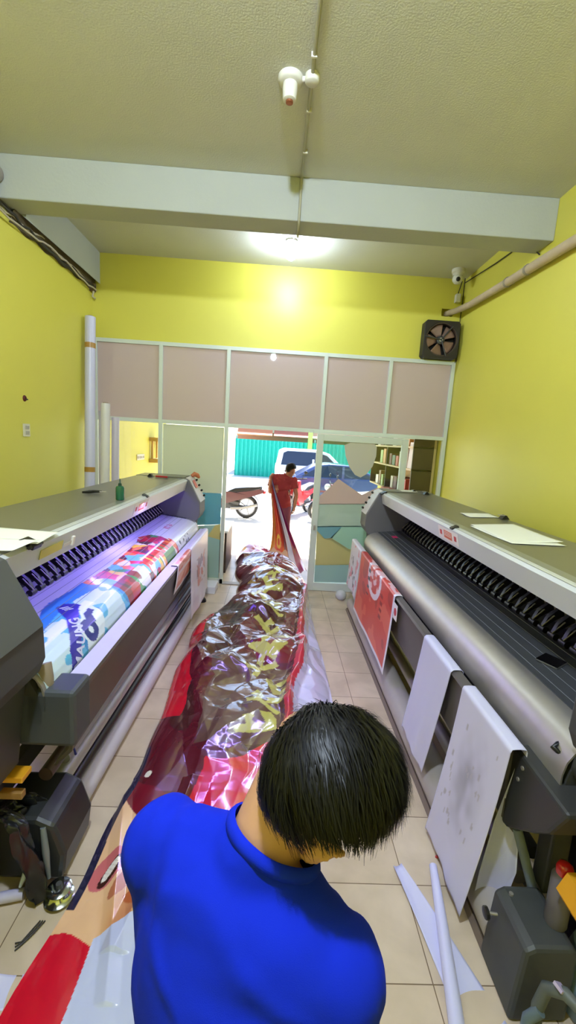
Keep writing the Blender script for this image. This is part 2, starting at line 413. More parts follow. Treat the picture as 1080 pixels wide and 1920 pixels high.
jb = thing('junction_box', 'small round white junction box on the ceiling conduit', 'junction box', (.078, 2.9, CZ - .045))
MB().lathe((.078, 2.9, CZ), [(.042, 0), (.042, -.035), (.036, -.042)], 20).obj('box_body', pvc, jb, smooth=50)
MB().tube((.02, 2.915, CZ - .015), (.045, 2.91, CZ - .015), .014).obj('side_spout', pvc, jb, smooth=50)
# lit bulb of the far bay
bl = thing('ceiling_bulb', 'lit round bulb hanging from the far ceiling bay', 'lamp', (.02, 5.0, CZ - .2))
MB().lathe((.02, 5.0, CZ), [(.065, 0), (.065, -.02), (.03, -.03), (.03, -.07)], 24).obj('bulb_holder', pvc, bl, smooth=50)
MB().lathe((.02, 5.0, CZ - .07), [(.02, 0), (.03, -.02), (.05, -.055), (.055, -.08), (.045, -.11), (.02, -.128)], 24).obj('bulb', mat('lit_bulb', (255, 255, 255), emit=(214, 230, 255), estr=340), bl, smooth=180)
b2 = copy_tree(bl); nb_ = [o for o in b2.children if o.name.startswith('bulb.')][0]; nb_.data = nb_.data.copy(); nb_.data.materials[0] = mat('lit_bulb_near', (255, 255, 255), emit=(214, 230, 255), estr=2500); b2.location = (-.24, .6, CZ - .2); b2['label'] = 'lit round bulb hanging from the near ceiling bay above the aisle'
# wall pipe right
pm = mat('lagged_pipe', (196, 176, 146), rough=.7, noise_amt=.25, noise_scale=9, bump=.3, bump_scale=30)
wp = thing('wall_pipe', 'thick lagged pale pipe sloping along the right wall', 'pipe', (XR - .07, 3.5, 3.6))
MB().path([(XR - .06, .2, 3.50), (XR - .065, 2.2, 3.58), (XR - .062, 3.6, 3.655), (XR - .068, 4.5, 3.69), (XR - .075, 5.3, 3.728), (XR - .12, 5.6, 3.742), (2.05, 5.76, 3.745)], [.042, .042, .043, .040, .038, .036, .034], 16).obj('insulation', pm, wp, smooth=60)
for yy, zz in ((1.2, 3.54), (4.1, 3.676), (4.45, 3.69)):
    MB().ring((XR - .064, yy, zz), (XR - .064, yy + .03, zz + .001), .047, .038).obj('pipe_tape', mat('grey_tape', (150, 140, 124), rough=.5), wp, smooth=50)
    MB().b2((XR - .03, yy, zz - .008), (XR - .001, yy + .03, zz + .008)).obj('pipe_bracket', steel_dull, wp)
# camera dome
cc = thing('security_camera', 'white dome security camera in the upper right corner', 'security camera', (2.03, 5.45, 3.9))
MB().lathe((2.03, 5.42, CZ), [(.075, 0), (.075, -.035), (.062, -.05), (.062, -.075)], 26).obj('camera_base', pvc, cc, smooth=40)
MB().ell((2.03, 5.42, CZ - .105), (.062, .062, .06)).obj('camera_eye', mat('camera_white', (226, 224, 214), rough=.3), cc, smooth=180)
MB().ell((2.018, 5.366, CZ - .125), (.026, .02, .026)).obj('lens', black, cc, smooth=180)
ab = thing('adapter_box', 'small white adapter box with cable below the dome camera', 'adapter', (2.15, 5.66, 3.83))
MB().b2((2.12, 5.63, 3.86), (2.18, 5.695, 3.96)).obj('adapter_body', pvc, ab, bevel=.006)
MB().path([(2.15, 5.66, 3.97), (2.17, 5.68, 4.03), (2.19, 5.68, 4.12)], .006, 6).obj('cable', cable_m, ab)
tag(MB().path([(2.215, 5.66, CZ), (2.222, 5.683, 3.6), (2.225, 5.685, 3.2)], .005, 6).obj('corner_cable', cable_m), 'thin dark cable running down the right corner of the back wall', 'cable')
tag(MB().path([(2.20, 5.63, 4.08), (2.225, 4.9, 4.03), (2.225, 4.4, 4.0), (2.225, 4.2, 3.9), (2.226, 4.05, 3.78)], .006, 6).obj('wall_cable', cable_m), 'thin cable along the top of the right wall', 'cable')
# left cables
cr = random.Random(3)
for k in range(4):
    pts = []
    for i in range(26):
        y = 3.0 + 2.66 * i / 25
        pts.append((XL + .02 + .014 * k + .008 * cr.uniform(-1, 1), y, 3.80 - .022 * k - .03 * (y - 3.9) / 1.7 + .018 * cr.uniform(-1, 1) - .02 * math.sin((y + k) * 3)))
    tag(MB().path(pts, .009 if k % 2 else .012, 7).obj('wall_cable', cable_w if k % 2 else cable_m, smooth=60),
        ['thick dark cable in the loose bundle at the top of the left wall', 'upper pale cable in the loose bundle at the top of the left wall', 'lower dark cable in the loose bundle at the top of the left wall', 'lowest pale cable in the loose bundle at the top of the left wall'][k], 'cable', 'cables along the left wall')
tb = thing('old_socket', 'round grey conduit socket at the left end of the white beam', 'socket', (XL + .05, 3.8, 3.92))
MB().ell((XL + .05, 3.84, 3.98), (.045, .05, .06)).obj('socket_body', steel_dull, tb, smooth=180)
MB().path([(XL + .04, 3.84, 3.93), (XL + .03, 3.86, 3.86), (XL + .025, 3.86, 3.80)], .02, 8).obj('conduit_stub', steel_dull, tb, smooth=60)
cs = thing('cable_end', 'frayed dark cable end in the far left corner under the beam', 'cable', (XL + .06, 5.62, 3.66))
MB().box((XL + .028, 5.655, 3.73), (.06, .08, .10), (.2, .1, .1)).obj('junction', mat('dusty_brown', (104, 84, 60), rough=.8), cs, bevel=.01)
MB().path([(XL + .05, 5.63, 3.68), (XL + .03, 5.64, 3.62), (XL + .06, 5.65, 3.60)], .012, 6).obj('wire', cable_w, cs)
# light switch and hole
sw = thing('light_switch', 'white double light switch on the left wall', 'light switch', (XL + .01, 4.19, 1.9))
MB().b2((XL, 4.13, 1.90), (XL + .012, 4.235, 2.02)).obj('switch_plate', mat('switch_white', (222, 216, 196), rough=.3), sw, bevel=.004)
for k in range(2): MB().box((XL + .015, 4.183, 1.935 + .05 * k), (.010, .05, .034), (0, .12, 0)).obj('rocker', mat('rocker_grey', (176, 170, 156), rough=.3), sw, bevel=.002)
wh = thing('wall_plug', 'small dark red round plug on the left wall above the switch', 'wall plug', (XL + .01, 4.18, 2.23))
MB().lathe((XL, 4.18, 2.255), [(.03, 0), (.026, .008), (.012, .012), (.01, .004)], 14, axis=(1, 0, 0)).obj('plug_body', mat('dark_red', (92, 26, 20), rough=.6), wh, smooth=50)
MB().tube((XL + .01, 4.18, 2.25), (XL + .03, 4.185, 2.245), .006).obj('wire_stub', cable_m, wh)

# exhaust fan on the partition top
fx, fz = 1.97, 3.385
ef = thing('exhaust_fan', 'dirty black square exhaust fan standing on the partition top', 'fan', (fx, 5.62, 3.155))
def sq_ring(mb, cx, cz, half, r, y0, y1, n=48):
    sq = []; ci = []
    for k in range(n):
        a = 2 * PI * (k + .5) / n; c, s_ = math.cos(a), math.sin(a); q = half / max(abs(c), abs(s_))
        sq.append((cx + c * q, cz + s_ * q)); ci.append((cx + c * r, cz + s_ * r))
    vs = [(p[0], y, p[1]) for y in (y0, y1) for L in (sq, ci) for p in L]
    fs = []
    for k in range(n):
        j = (k + 1) % n
        fs += [(k, j, n + j, n + k), (2 * n + k, 3 * n + k, 3 * n + j, 2 * n + j), (k, 2 * n + k, 2 * n + j, j), (n + k, n + j, 3 * n + j, 3 * n + k)]
    mb.add(vs, fs)
m_ = MB(); sq_ring(m_, fx, fz, .225, .20, 5.56, 5.69)
m_.obj('fan_housing', mat('grimy_black', (40, 34, 30), rough=.55, noise_amt=.4, noise_scale=12), ef, bevel=.006)
MB().ring((fx, 5.565, fz), (fx, 5.60, fz), .205, .188, 40).obj('mouth_ring', mat('worn_black', (66, 52, 44), rough=.5), ef, smooth=50)
bmf = mat('worn_blade', (150, 118, 100), rough=.5, noise_amt=.45, noise_scale=18)
for k in range(5):
    a0 = 2 * PI * k / 5 + .25
    def blade(u, v, a0=a0):
        a = a0 + .95 * u; r = .05 + .135 * v
        return (fx + r * math.cos(a), 5.62 + .035 * (u - .5) * (1 - .3 * v), fz + r * math.sin(a))
    MB().sheet(blade, 8, 5).obj('blade', bmf, ef, smooth=180, solid=.003)
MB().lathe((fx, 5.66, fz), [(.05, 0), (.055, .03), (.05, .07), (.03, .08)], 24, axis=(0, -1, 0)).obj('hub', dark, ef, smooth=40)
MB().lathe((fx, 5.579, fz), [(.024, 0), (.024, .003)], 20, axis=(0, -1, 0)).obj('hub_badge', mat('badge_pale', (206, 206, 176), rough=.4), ef)
for k in range(3):
    a = 2 * PI * k / 3 + .9
    MB().tube((fx, 5.565, fz), (fx + .21 * math.cos(a), 5.565, fz + .21 * math.sin(a)), .009, n=8).obj('motor_strut', dark, ef)
MB().path([(fx + .2, 5.6, fz - .1), (fx + .245, 5.62, fz - .05), (fx + .25, 5.66, fz - .2), (fx + .248, 5.68, fz - .26)], .006, 6).obj('power_cable', cable_m, ef)
MB().lathe((fx, 5.688, fz), [(.2, 0), (.2, .004)], 40, axis=(0, -1, 0)).obj('dark_backing', blackm, ef)  # black disc added so the inside of the fan reads dark

# ------------------------------------------------------------------ the two wide-format printers
screw_m = mat('screw_dark', (48, 44, 42), rough=.4, metal=.6)
lab_w = mat('label_white', (232, 224, 220), rough=.5)
lab_o = mat('label_orange', (214, 116, 78), rough=.5)
lab_r = mat('label_red', (190, 60, 66), rough=.5)
bedprof = [(1.045, .86), (1.046, .92), (1.056, .965), (1.078, 1.0), (1.11, 1.024), (1.15, 1.038), (1.19, 1.046)]
def printer(side, label, y0, y1, yn, yf, n_roll):
    """side 'R' or 'L' (mirrored); bed y0..y1, near end box down to yn, far end box up to yf"""
    mir = (lambda x: x) if side == 'R' else (lambda x: .16 - x)
    def mp(mb): mb.v = [(mir(p[0]), p[1], p[2]) for p in mb.v]; return mb
    root = thing('large_format_printer', label, 'printer', (mir(1.4), (y0 + y1) / 2, 0))
    P = lambda mb, name, m, parent=None, **k: mp(mb).obj(name, m, parent or root, **k)
    # top cover with the carriage space under it
    P(MB().ext([(1.238, 1.39), (1.21, 1.487), (1.225, 1.505), (1.765, 1.52), (1.785, 1.50), (1.785, .62), (1.50, .62), (1.50, .98), (1.62, 1.0), (1.62, 1.455), (1.25, 1.455), (1.25, 1.39)], y0, y1), 'top_cover', grey_top)
    P(MB().ext([(1.212, 1.378), (1.186, 1.488), (1.205, 1.503), (1.236, 1.506), (1.232, 1.496), (1.214, 1.488), (1.238, 1.378)], y0 + .004, y1 - .004), 'front_rail', grey_rail)
    P(MB().ext([(1.196, 1.488), (1.204, 1.503), (1.29, 1.509), (1.29, 1.5065), (1.21, 1.500), (1.20, 1.486)], y0 + .004, y1 - .004), 'top_edge_trim', mat('trim_grey', (150, 152, 154), rough=.35, metal=.5))
    # bed
    P(MB().ext([(1.19, 1.045), (1.615, 1.09), (1.615, .98), (1.12, .80), (1.06, .80), (1.06, .86), (1.075, .93), (1.11, .995)], y0, y1), 'bed_beam', dark)
    pb = [(p[0], p[1]) for p in bedprof]; pin = [(p[0] + .006, p[1] - .004) for p in bedprof[::-1]]
    P(MB().ext(pb + pin, y0, y1), 'bed_apron', steel, smooth=50)
    P(MB().ext([(1.192, 1.048), (1.60, 1.097), (1.60, 1.091), (1.192, 1.042)], y0, y1), 'bed_plate', bed_m)
    gl = MB()
    for k in range(5):
        x = 1.22 + .055 * k
        gl.b2((x, y0, 1.0515 + (x - 1.192) * .1207 - .0006), (x + .003, y1, 1.0515 + (x - 1.192) * .1207 + .0006))
    P(gl, 'bed_groove', mat('groove_grey', (130, 134, 140), rough=.4))
    # carriage rail above and behind the pinch rollers
    P(MB().ext([(1.575, 1.15), (1.55, 1.235), (1.56, 1.28), (1.615, 1.28), (1.615, 1.15)], y0, y1), 'guide_rail', steel_dull)
    P(MB().ext([(1.535, 1.29), (1.535, 1.40), (1.61, 1.40), (1.61, 1.29)], y0, y1), 'carriage_beam', dark)
    first = None
    for k in range(n_roll):
        y = y0 + .06 + (y1 - y0 - .12) * k / (n_roll - 1)
        if first is None:
            mb = MB().ext([(1.555, 1.235), (1.48, 1.165), (1.46, 1.117), (1.475, 1.111), (1.495, 1.135), (1.575, 1.185)], y - .011, y + .011)
            mb.tube((1.47, y - .024, 1.10), (1.47, y + .024, 1.10), .0185, n=14); mb.tube((1.505, y - .02, 1.165), (1.505, y + .02, 1.165), .014, n=8)
            first = P(mb, 'pinch_roller', mat('roller_black', (30, 29, 27), rough=.35, spec=.6), smooth=40); ybase = y
            spr = P(MB().tube((1.50, y - .028, 1.185), (1.44, y - .03, 1.125), .003, n=6), 'lever', mat('lever_pale', (176, 172, 150), rough=.4, metal=.5), first)
        else:
            c = copy_tree(first, root); c.location = (0, y - ybase, 0)
    # front guard bar and its face panel
    if side == 'R':
        tp = [(.945, .885), (.952, .90), (.99, .905), (1.0, .895), (.995, .86), (1.01, .56), (1.08, .46), (1.07, .455), (.995, .545), (.965, .86)]
    else:
        tp = [(.945, .895), (.952, .916), (1.028, .922), (1.035, .91), (.985, .895), (.975, .86), (1.012, .60), (1.08, .52), (1.07, .515), (.998, .59), (.955, .86)]
    P(MB().ext(tp, (1.47 if side == 'R' else 1.70), y1 + .03), 'guard_panel', dark_tray)
    if side == 'L':
        P(MB().ext([(.946, .9165), (1.03, .9235), (1.03, .9215), (.946, .9145)], 1.70, y1 + .03), 'lit_guard_edge', mat('lit_rim_lilac', (206, 200, 214), rough=.4))  # lilac strip: the violet light on the rim is put into its colour
    # end boxes
    for (a, b, far) in ((yn, y0, False), (y1, yf, True)):
        prof = [(1.21, 1.512), (1.17, 1.492), (1.04, 1.24), (1.035, 1.10), (1.06, 1.04), (1.12, .98), (1.16, .62), (1.785, .62), (1.785, 1.512)]
        eb = P(MB().ext(prof, a, b), 'end_box', dark if not far else mat('end_grey', (104, 102, 102), rough=.45), bevel=.008)
        P(MB().ext([(1.212, 1.520), (1.165, 1.499), (1.031, 1.242), (1.038, 1.239), (1.17, 1.49), (1.212, 1.513)], a + .02, b - .02), 'slope_panel', mat('slope_panel_pale', (208, 202, 202), rough=.45) if far else mat('slope_panel_dark', (74, 75, 75), rough=.42), eb)
        P(MB().b2((1.23, a + .005, 1.508), (1.78, b - .005, 1.522)), 'top_panel', grey_top, eb)
        if far:
            for t in (.12, .36, .6, .84):
                x, z = 1.165 - .134 * t, 1.499 - .257 * t
                P(MB().tube((x - .0, b - .05, z - .002), (x - .022, b - .05, z + .012), .012, n=10), 'screw_knob', screw_m, eb, smooth=50)
    # stand: two legs with feet, a cross rail, and the take-up roll and rods between them
    for yl in (y0 + .12, y1 - .12):
        lg = P(MB().b2((1.30, yl - .05, .10), (1.40, yl + .05, .82)), 'leg', dark, bevel=.006)
        P(MB().b2((1.10, yl - .04, .05), (1.70, yl + .04, .11)), 'foot', dark, lg, bevel=.006)
        for xc in (1.18, 1.64): P(MB().tube((xc, yl - .018, .03), (xc, yl + .018, .03), .03, n=18), 'castor', black, lg, smooth=40)
    P(MB().b2((1.33, y0 + .12, .30), (1.38, y1 - .12, .40)), 'cross_rail', dark)
    return root, P, mir
pr_r, PR, mr = printer('R', 'long grey printer along the right wall with an empty bed', 1.28, 4.72, .55, 5.0, 40)
pr_l, PL, ml = printer('L', 'long grey printer along the left wall printing a colourful sheet', 1.59, 4.93, .55, 5.27, 38)
# right: grey take-up roll just above the floor, with rods behind it
PR(MB().tube((1.035, 1.32, .092), (1.035, 4.92, .092), .09, n=28), 'take_up_roll', mat('dusty_roll', (178, 168, 162), rough=.6, noise_amt=.22, noise_scale=6), smooth=50)
PR(MB().tube((1.13, 1.5, .24), (1.13, 4.8, .24), .035, n=16), 'tension_rod', steel_dull, smooth=50)
PR(MB().tube((1.17, 1.5, .36), (1.17, 4.8, .36), .03, n=16), 'tension_rod', dark, smooth=50)
PR(MB().tube((1.21, 1.5, .16), (1.21, 4.8, .16), .03, n=16), 'tension_rod', steel, smooth=50)
PR(MB().ext([(.94, .003), (.955, .03), (1.0, .012), (1.12, .012), (1.12, .003)], 1.25, 4.95), 'floor_channel', mat('floor_channel', (120, 104, 92), rough=.6))
eb2 = PR(MB().ext([(1.48, .53), (1.44, .54), (1.30, .66), (1.22, .74), (1.16, .86), (1.16, .875), (1.48, .885)], .99, 1.25, 'x'), 'guard_end_box', mat('end_box_black', (46, 46, 46), rough=.5, noise_amt=.15, noise_scale=9), bevel=.02)
for yy, zz in ((1.40, .84), (1.415, .78)): PR(MB().tube((.991, yy, zz), (.986, yy, zz), .008, n=10), 'screw', steel, eb2)
lv = PR(MB().path([(1.13, 1.34, .97), (1.08, 1.36, .985), (1.05, 1.345, .975), (1.07, 1.32, .96), (1.13, 1.31, .97)], .011, 8), 'clamp_lever', black, smooth=60)
PR(MB().lathe((1.16, 1.28, .96), [(.085, 0), (.085, -.05), (.06, -.055)], 28, axis=(0, 1, 0)), 'bed_end_cap', dark, smooth=40)
pst = PR(MB().b2((1.14, 1.38, .30), (1.22, 1.46, .60)), 'bracket_post', dark, bevel=.01)
PR(MB().path([(1.05, 1.46, .52), (1.12, 1.42, .30), (1.16, 1.38, .12)], .02, 8), 'hose', mat('blue_grey_hose', (120, 130, 146), rough=.5), smooth=60)
# left: tubes of vinyl and rods lying along the foot of the printer
def PLt(x0, z0, x1, z1, r, name, m, y0=1.92, y1=5.15, **k): return MB().tube((x0, y0, z0), (x1, y1, z1), r, n=24).obj(name, m, pr_l, smooth=50)
tu = MB().ring((-.968, 1.93, .07), (-.885, 5.18, .07), .066, .05, 28).obj('take_up_roll', mat('lilac_roll', (206, 198, 206), rough=.5, noise_amt=.06, noise_scale=6), pr_l, smooth=50)
PLt(-.985, .176, -.905, .176, .034, 'tension_rod', mat('black_rod', (58, 58, 60), rough=.3, metal=.5), 1.86)
PLt(-1.0, .262, -.925, .262, .042, 'paper_core', mat('grey_core', (190, 188, 194), rough=.4, metal=.3), 1.9)
PLt(-1.005, .345, -.94, .345, .034, 'paper_core', mat('blue_grey_core', (158, 158, 178), rough=.45), 1.95)
PLt(-.985, .425, -.945, .425, .032, 'paper_core', mat('brown_core', (84, 66, 64), rough=.5), 1.75)
MB().path([(-.972, 1.99, .37), (-.966, 2.0, .325)], .006, 6).obj('blue_mark', mat('blue_mark', (40, 52, 150), rough=.5), pr_l)
PL(MB().box((1.05, 1.67, .82), (.24, .16, .25)), 'guard_end_box', mat('end_box_grey', (66, 70, 74), rough=.5), bevel=.02)
PL(MB().b2((1.30, 1.45, .0), (1.40, 1.58, .9)), 'front_post', dark, bevel=.01)
PL(MB().path([(1.085, 1.655, 1.03), (1.07, 1.64, .98), (1.075, 1.65, .92)], .032, 10), 'bed_end_cap', mat('tan_cap', (150, 134, 116), rough=.6), smooth=60)
pe = PL(MB().b2((.985, 5.0, .0), (1.025, 5.06, .62)), 'front_post', mat('post_dark', (54, 52, 50), rough=.4), bevel=.008)
PL(MB().path([(1.005, 5.03, .5), (.96, 4.97, .48), (.94, 4.94, .48)], .012, 8), 'post_handle', black, pe, smooth=60)
PL(MB().tube((1.0, 5.0, .0), (1.0, 5.0, .035), .06, .05, 18), 'post_foot', black, pe, smooth=40)
# violet curing lamp under the left cover
led = PL(MB().b2((1.30, 1.75, 1.43), (1.33, 4.85, 1.452)), 'led_strip', mat('violet_led', (160, 140, 255), emit=(120, 96, 255), estr=14))
# dials, stickers and clips on the covers
def sticker(P, yc, l=.34, t0=.15, t1=.9):
    a = lambda t: (1.2115 - .026 * t - .002, 1.378 + .11 * t)
    (xa, za), (xb, zb) = a(t0), a(t1); n = .0012
    def slab(y0, y1, s0, s1, d): 
        p, q = (xa + (xb - xa) * s0, za + (zb - za) * s0), (xa + (xb - xa) * s1, za + (zb - za) * s1)
        return MB().ext([(p[0] - d, p[1]), (q[0] - d, q[1]), (q[0] - d + n, q[1]), (p[0] - d + n, p[1])], y0, y1)
    s_ = plabel(P(slab(yc - l / 2, yc + l / 2, 0, 1, 0), 'warning_label', lab_w), 'white warning label with an orange centre')
    P(slab(yc - l * .20, yc + l * .20, .18, .82, .001), 'label_centre', lab_o, s_)
    for k in range(4): P(slab(yc - l * .17, yc + l * .17, .26 + .14 * k, .30 + .14 * k, .0016), 'label_line', lab_w if k else lab_r, s_)
    for sgn in (-1, 1): P(slab(yc + sgn * l * .36 - .018, yc + sgn * l * .36 + .018, .3, .7, .001), 'label_symbol', lab_r, s_)
sticker(PR, 2.82); sticker(PL, 3.28)
for P, yc in ((PR, 2.76), (PL, 3.42)):
    P(MB().box((1.208, yc, 1.502), (.05, .045, .018), (0, -.4, 0)), 'cover_clip', black, bevel=.004)
for P, yc in ((PR, 4.68), (PL, 1.80)):
    cl = P(MB().box((1.202, yc, 1.503), (.07, .07, .022), (0, -.4, 0)), 'cover_hinge', black, bevel=.004)
    P(MB().tube((1.18, yc - .05, 1.495), (1.18, yc + .05, 1.495), .008, n=8), 'hinge_pin', dark, cl)
yt = plabel(PL(MB().ext([(1.202, 1.412), (1.1915, 1.456), (1.1895, 1.456), (1.20, 1.412)], 1.86, 2.06), 'tape_strip', mat('yellow_tape', (206, 190, 70), rough=.4)), 'yellow tape strip')
hd = PL(MB().ext([(1.2005, 1.415), (1.1945, 1.435), (1.1925, 1.435), (1.1985, 1.415)], 2.07, 2.15), 'cover_catch', lab_w)
PL(MB().box((1.198, 2.165, 1.43), (.02, .025, .05), (0, -.2, 0)), 'catch_head', lab_w, hd, bevel=.004)
# coloured dirt spot / sticker on the right bed and the far end boxes
plabel(PR(MB().box((1.30, 4.42, 1.064), (.05, .09, .003), (0, -.12, 0)), 'bed_sticker', mat('magenta_sticker', (196, 44, 96), rough=.5)), 'small magenta sticker')
ot = plabel(PL(MB().ext([(1.150, 1.4825), (1.105, 1.396), (1.1035, 1.397), (1.1485, 1.4835)], 5.02, 5.14), 'red_sticker', mat('coral_sticker', (206, 104, 84), rough=.5)), 'coral red sticker')
plabel(PL(MB().path([(1.19, 5.18, 1.52), (1.16, 5.20, 1.545), (1.13, 5.22, 1.53), (1.11, 5.24, 1.50)], [.022, .03, .028, .014], 9), 'orange_knob', mat('orange_rubber', (190, 112, 74), rough=.6), smooth=60), 'orange rubber knob')
plabel(PL(MB().ext([(1.108, 1.380), (1.118, 1.400), (1.114, 1.402), (1.104, 1.382)], 1.24, 1.30), 'red_button', mat('red_button', (214, 40, 40), rough=.4)), 'red button')

# ------------------------------------------------------------------ printed sheet on the left printer
def bed_at(v):
    """profile point (x, z) of the left bed: v=0 back at the rollers, growing forwards and down over the apron"""
    pts = [(1.56, 1.0955)] + [(p[0], p[1] + .003) for p in bedprof[::-1]] + [(1.040, .88), (1.042, .82)]
    pts = [(p[0] - (.003 if k > 5 else 0), p[1]) for k, p in enumerate(pts)]
    d = [0]
    for a, b in zip(pts[:-1], pts[1:]): d.append(d[-1] + math.hypot(b[0] - a[0], b[1] - a[1]))
    return np.array([p[0] for p in pts]), np.array([p[1] for p in pts]), np.array(d)
bx, bz, bd = bed_at(0)
VT = bd[-1]; VC = bd[1]                   # total length, and where the flat bed ends
Y0s, Y1s = 1.61, 4.86
ny, nv = 700, 130
yy = np.linspace(Y0s, Y1s, ny); vv = np.linspace(0, VT, nv)
YY, VV = np.meshgrid(yy, vv, indexing='ij')
PX = .16 - np.interp(VV, bd, bx); PZ = np.interp(VV, bd, bz) + .0008
P_ = np.stack([PX, YY, PZ], -1)
def poly_mask(x, y, pts):
    ins = np.zeros(x.shape, bool); n = len(pts)
    for i in range(n):
        x0, y0 = pts[i]; x1, y1 = pts[(i + 1) % n]
        if y0 == y1: continue
        c = ((y0 > y) != (y1 > y)) & (x < (x1 - x0) * (y - y0) / (y1 - y0) + x0); ins ^= c
    return ins
def paint(cols, mask, rgb): cols[mask] = L3(rgb)
cs_ = np.zeros(P_.shape); cs_[:] = L3((226, 226, 238))
U = VV - VC                               # >0 : over the front; <0 on the flat
edge = np.interp(YY, [1.6, 2.1, 2.5, 2.9, 3.4, 3.75, 4.0, 4.3], [-.02, -.14, -.13, -.09, -.12, -.19, -.10, -.04]) + .02 * vnoise(YY * 5, YY * 0 + 3, 4)
ad = U > edge
paint(cs_, ad & (YY < 2.75), (206, 226, 238))
cl1 = vnoise(YY * 4.2, VV * 6, 11) + .5 * vnoise(YY * 10, VV * 13, 12)
paint(cs_, ad & (YY < 2.95) & (cl1 > .18), (92, 180, 224)); paint(cs_, ad & (YY < 2.95) & (cl1 > .52), (44, 140, 206))
paint(cs_, ad & (YY > 1.9) & (YY < 2.75) & (U < -.02 + .04 * np.sin(YY * 5)), (60, 132, 214))
paint(cs_, ad & (YY < 2.3) & (U > -.01) & (U < .05) & (cl1 < .4), (236, 242, 246))
pal = [(222, 60, 48), (240, 196, 60), (70, 150, 70), (150, 54, 40), (238, 120, 60), (108, 186, 214), (236, 226, 200), (190, 34, 44), (92, 60, 42)]
cid = cells(YY + .03 * vnoise(YY * 12, VV * 12, 5), VV + .03 * vnoise(YY * 12, VV * 12, 6), .075, 21)
z1 = ad & (YY > 2.58 + .10 * vnoise(VV * 7, VV * 0, 31)) & (YY < 3.95)
for k, c in enumerate(pal): paint(cs_, z1 & (cid >= k / len(pal)) & (cid < (k + 1) / len(pal)), c)
paint(cs_, ad & (YY > 2.58) & (YY < 2.80) & (U > .04) & (cid < .8), (146, 52, 44))
paint(cs_, ad & (YY > 2.82) & (YY < 3.04) & (U > .05) & (cid > .35), (222, 226, 216))
paint(cs_, ad & (YY > 2.9) & (YY < 3.1) & (U > .06) & (cid < .3), (84, 180, 200))
paint(cs_, ad & (YY > 3.15) & (YY < 3.8) & (U > .04) & (U < .12) & (np.abs(np.sin(YY * 34)) > .45), (206, 44, 40))
paint(cs_, ad & (YY > 3.15) & (YY < 3.8) & (U > .02) & (U < .04), (240, 226, 214))
paint(cs_, ad & (YY > 3.5) & (YY < 3.8) & (U > .12), (92, 140, 56))
paint(cs_, ad & (YY > 3.92), (224, 224, 226))
paint(cs_, (YY > 3.95) & (YY < 4.4) & (U > .14) & (U < .21) & (cells(YY, VV, .035, 8) > .72), (56, 58, 66))
paint(cs_, (YY > 4.25) & (YY < 4.5) & (U > -.10) & (U < -.04) & (cells(YY, VV, .03, 9) > .6), (214, 110, 140))
paint(cs_, (U > .2) & (YY < 2.0) & (vnoise(YY * 5, VV * 5, 44) > .1), (40, 150, 200))
# blue ribbon with lettering: it climbs the front and hooks back at its top
ribbon = [(1.76, .34), (1.806, .231), (1.848, .14), (1.967, .059), (2.06, .0), (2.10, -.05), (2.15, -.095), (2.21, -.09), (2.24, -.04), (2.236, -.004), (2.196, .003), (2.11, .045), (2.047, .08), (1.918, .18), (1.893, .297), (1.87, .34)]
paint(cs_, poly_mask(YY, U, ribbon), (52, 46, 160))
navy = (34, 46, 130)
def disc(y, u, r, ri=0, sy=1.): 
    d = np.hypot((YY - y) / sy, U - u); return (d < r) & (d >= ri)
white_h = disc(2.075, .140, .082) | poly_mask(YY, U, [(2.02, .12), (2.16, .02), (2.26, .03), (2.25, .12), (2.16, .24), (2.05, .34), (1.95, .34), (1.98, .22)])
paint(cs_, white_h, (228, 238, 244))
paint(cs_, disc(2.075, .140, .064, .020), navy)
paint(cs_, poly_mask(YY, U, [(2.10, .09), (2.15, .05), (2.22, .045), (2.225, .075), (2.175, .085), (2.15, .13)]), navy)
paint(cs_, poly_mask(YY, U, [(1.97, .25), (2.02, .232), (2.14, .245), (2.18, .29), (2.16, .34), (1.95, .34)]), navy)
sheet = grid_obj('printed_sheet', P_, vcol_mat('print_vinyl', rough=.3, coat=.35, coat_rough=.08), None, cs_)
tag(sheet, 'glossy colourful advertising print lying over the bed of the left printer', 'banner')
def on_bed(name, me, yc, uc, rot, m, parent, lift=.0022):
    bm = bmesh.new(); bm.from_mesh(me); bpy.data.meshes.remove(me)
    bmesh.ops.subdivide_edges(bm, edges=[e for e in bm.edges if e.calc_length() > .02], cuts=2)
    bmesh.ops.triangulate(bm, faces=bm.faces)
    ca, sa = math.cos(rot), math.sin(rot)
    for v in bm.verts:
        a, b = v.co.x * ca - v.co.y * sa, v.co.x * sa + v.co.y * ca
        y, u = yc + a, uc - b
        vq = u + VC; x = float(np.interp(vq, bd, bx)); z = float(np.interp(vq, bd, bz))
        x2 = float(np.interp(vq + .01, bd, bx)); z2 = float(np.interp(vq + .01, bd, bz))
        n = Vector((z2 - z, -(x2 - x))).normalized()   # outward in (x, z)
        if n.x > 0 and n.y < 0: n = -n
        if n.y < 0: n = Vector((-abs(n.x), abs(n.y)))
        n = Vector((-abs(n.x), abs(n.y)))
        v.co = (.16 - (x + n.x * lift), y, z + n.y * lift)
    m2 = bpy.data.meshes.new(name); bm.to_mesh(m2); bm.free()
    o = bpy.data.objects.new(name, m2); C.objects.link(o); m2.materials.append(m)
    return finish(o, parent)
plabel(on_bed('lettering', text_mesh('MAUNG', .080, .0022, 0., -.25, 1.10), 1.968, .132, .735, white_m, sheet), 'white lettering MAUNG on the blue ribbon')
plabel(on_bed('lettering', text_mesh('///', .06, .002), 2.165, -.045, 1.2, white_m, sheet), 'three white slanted strokes')

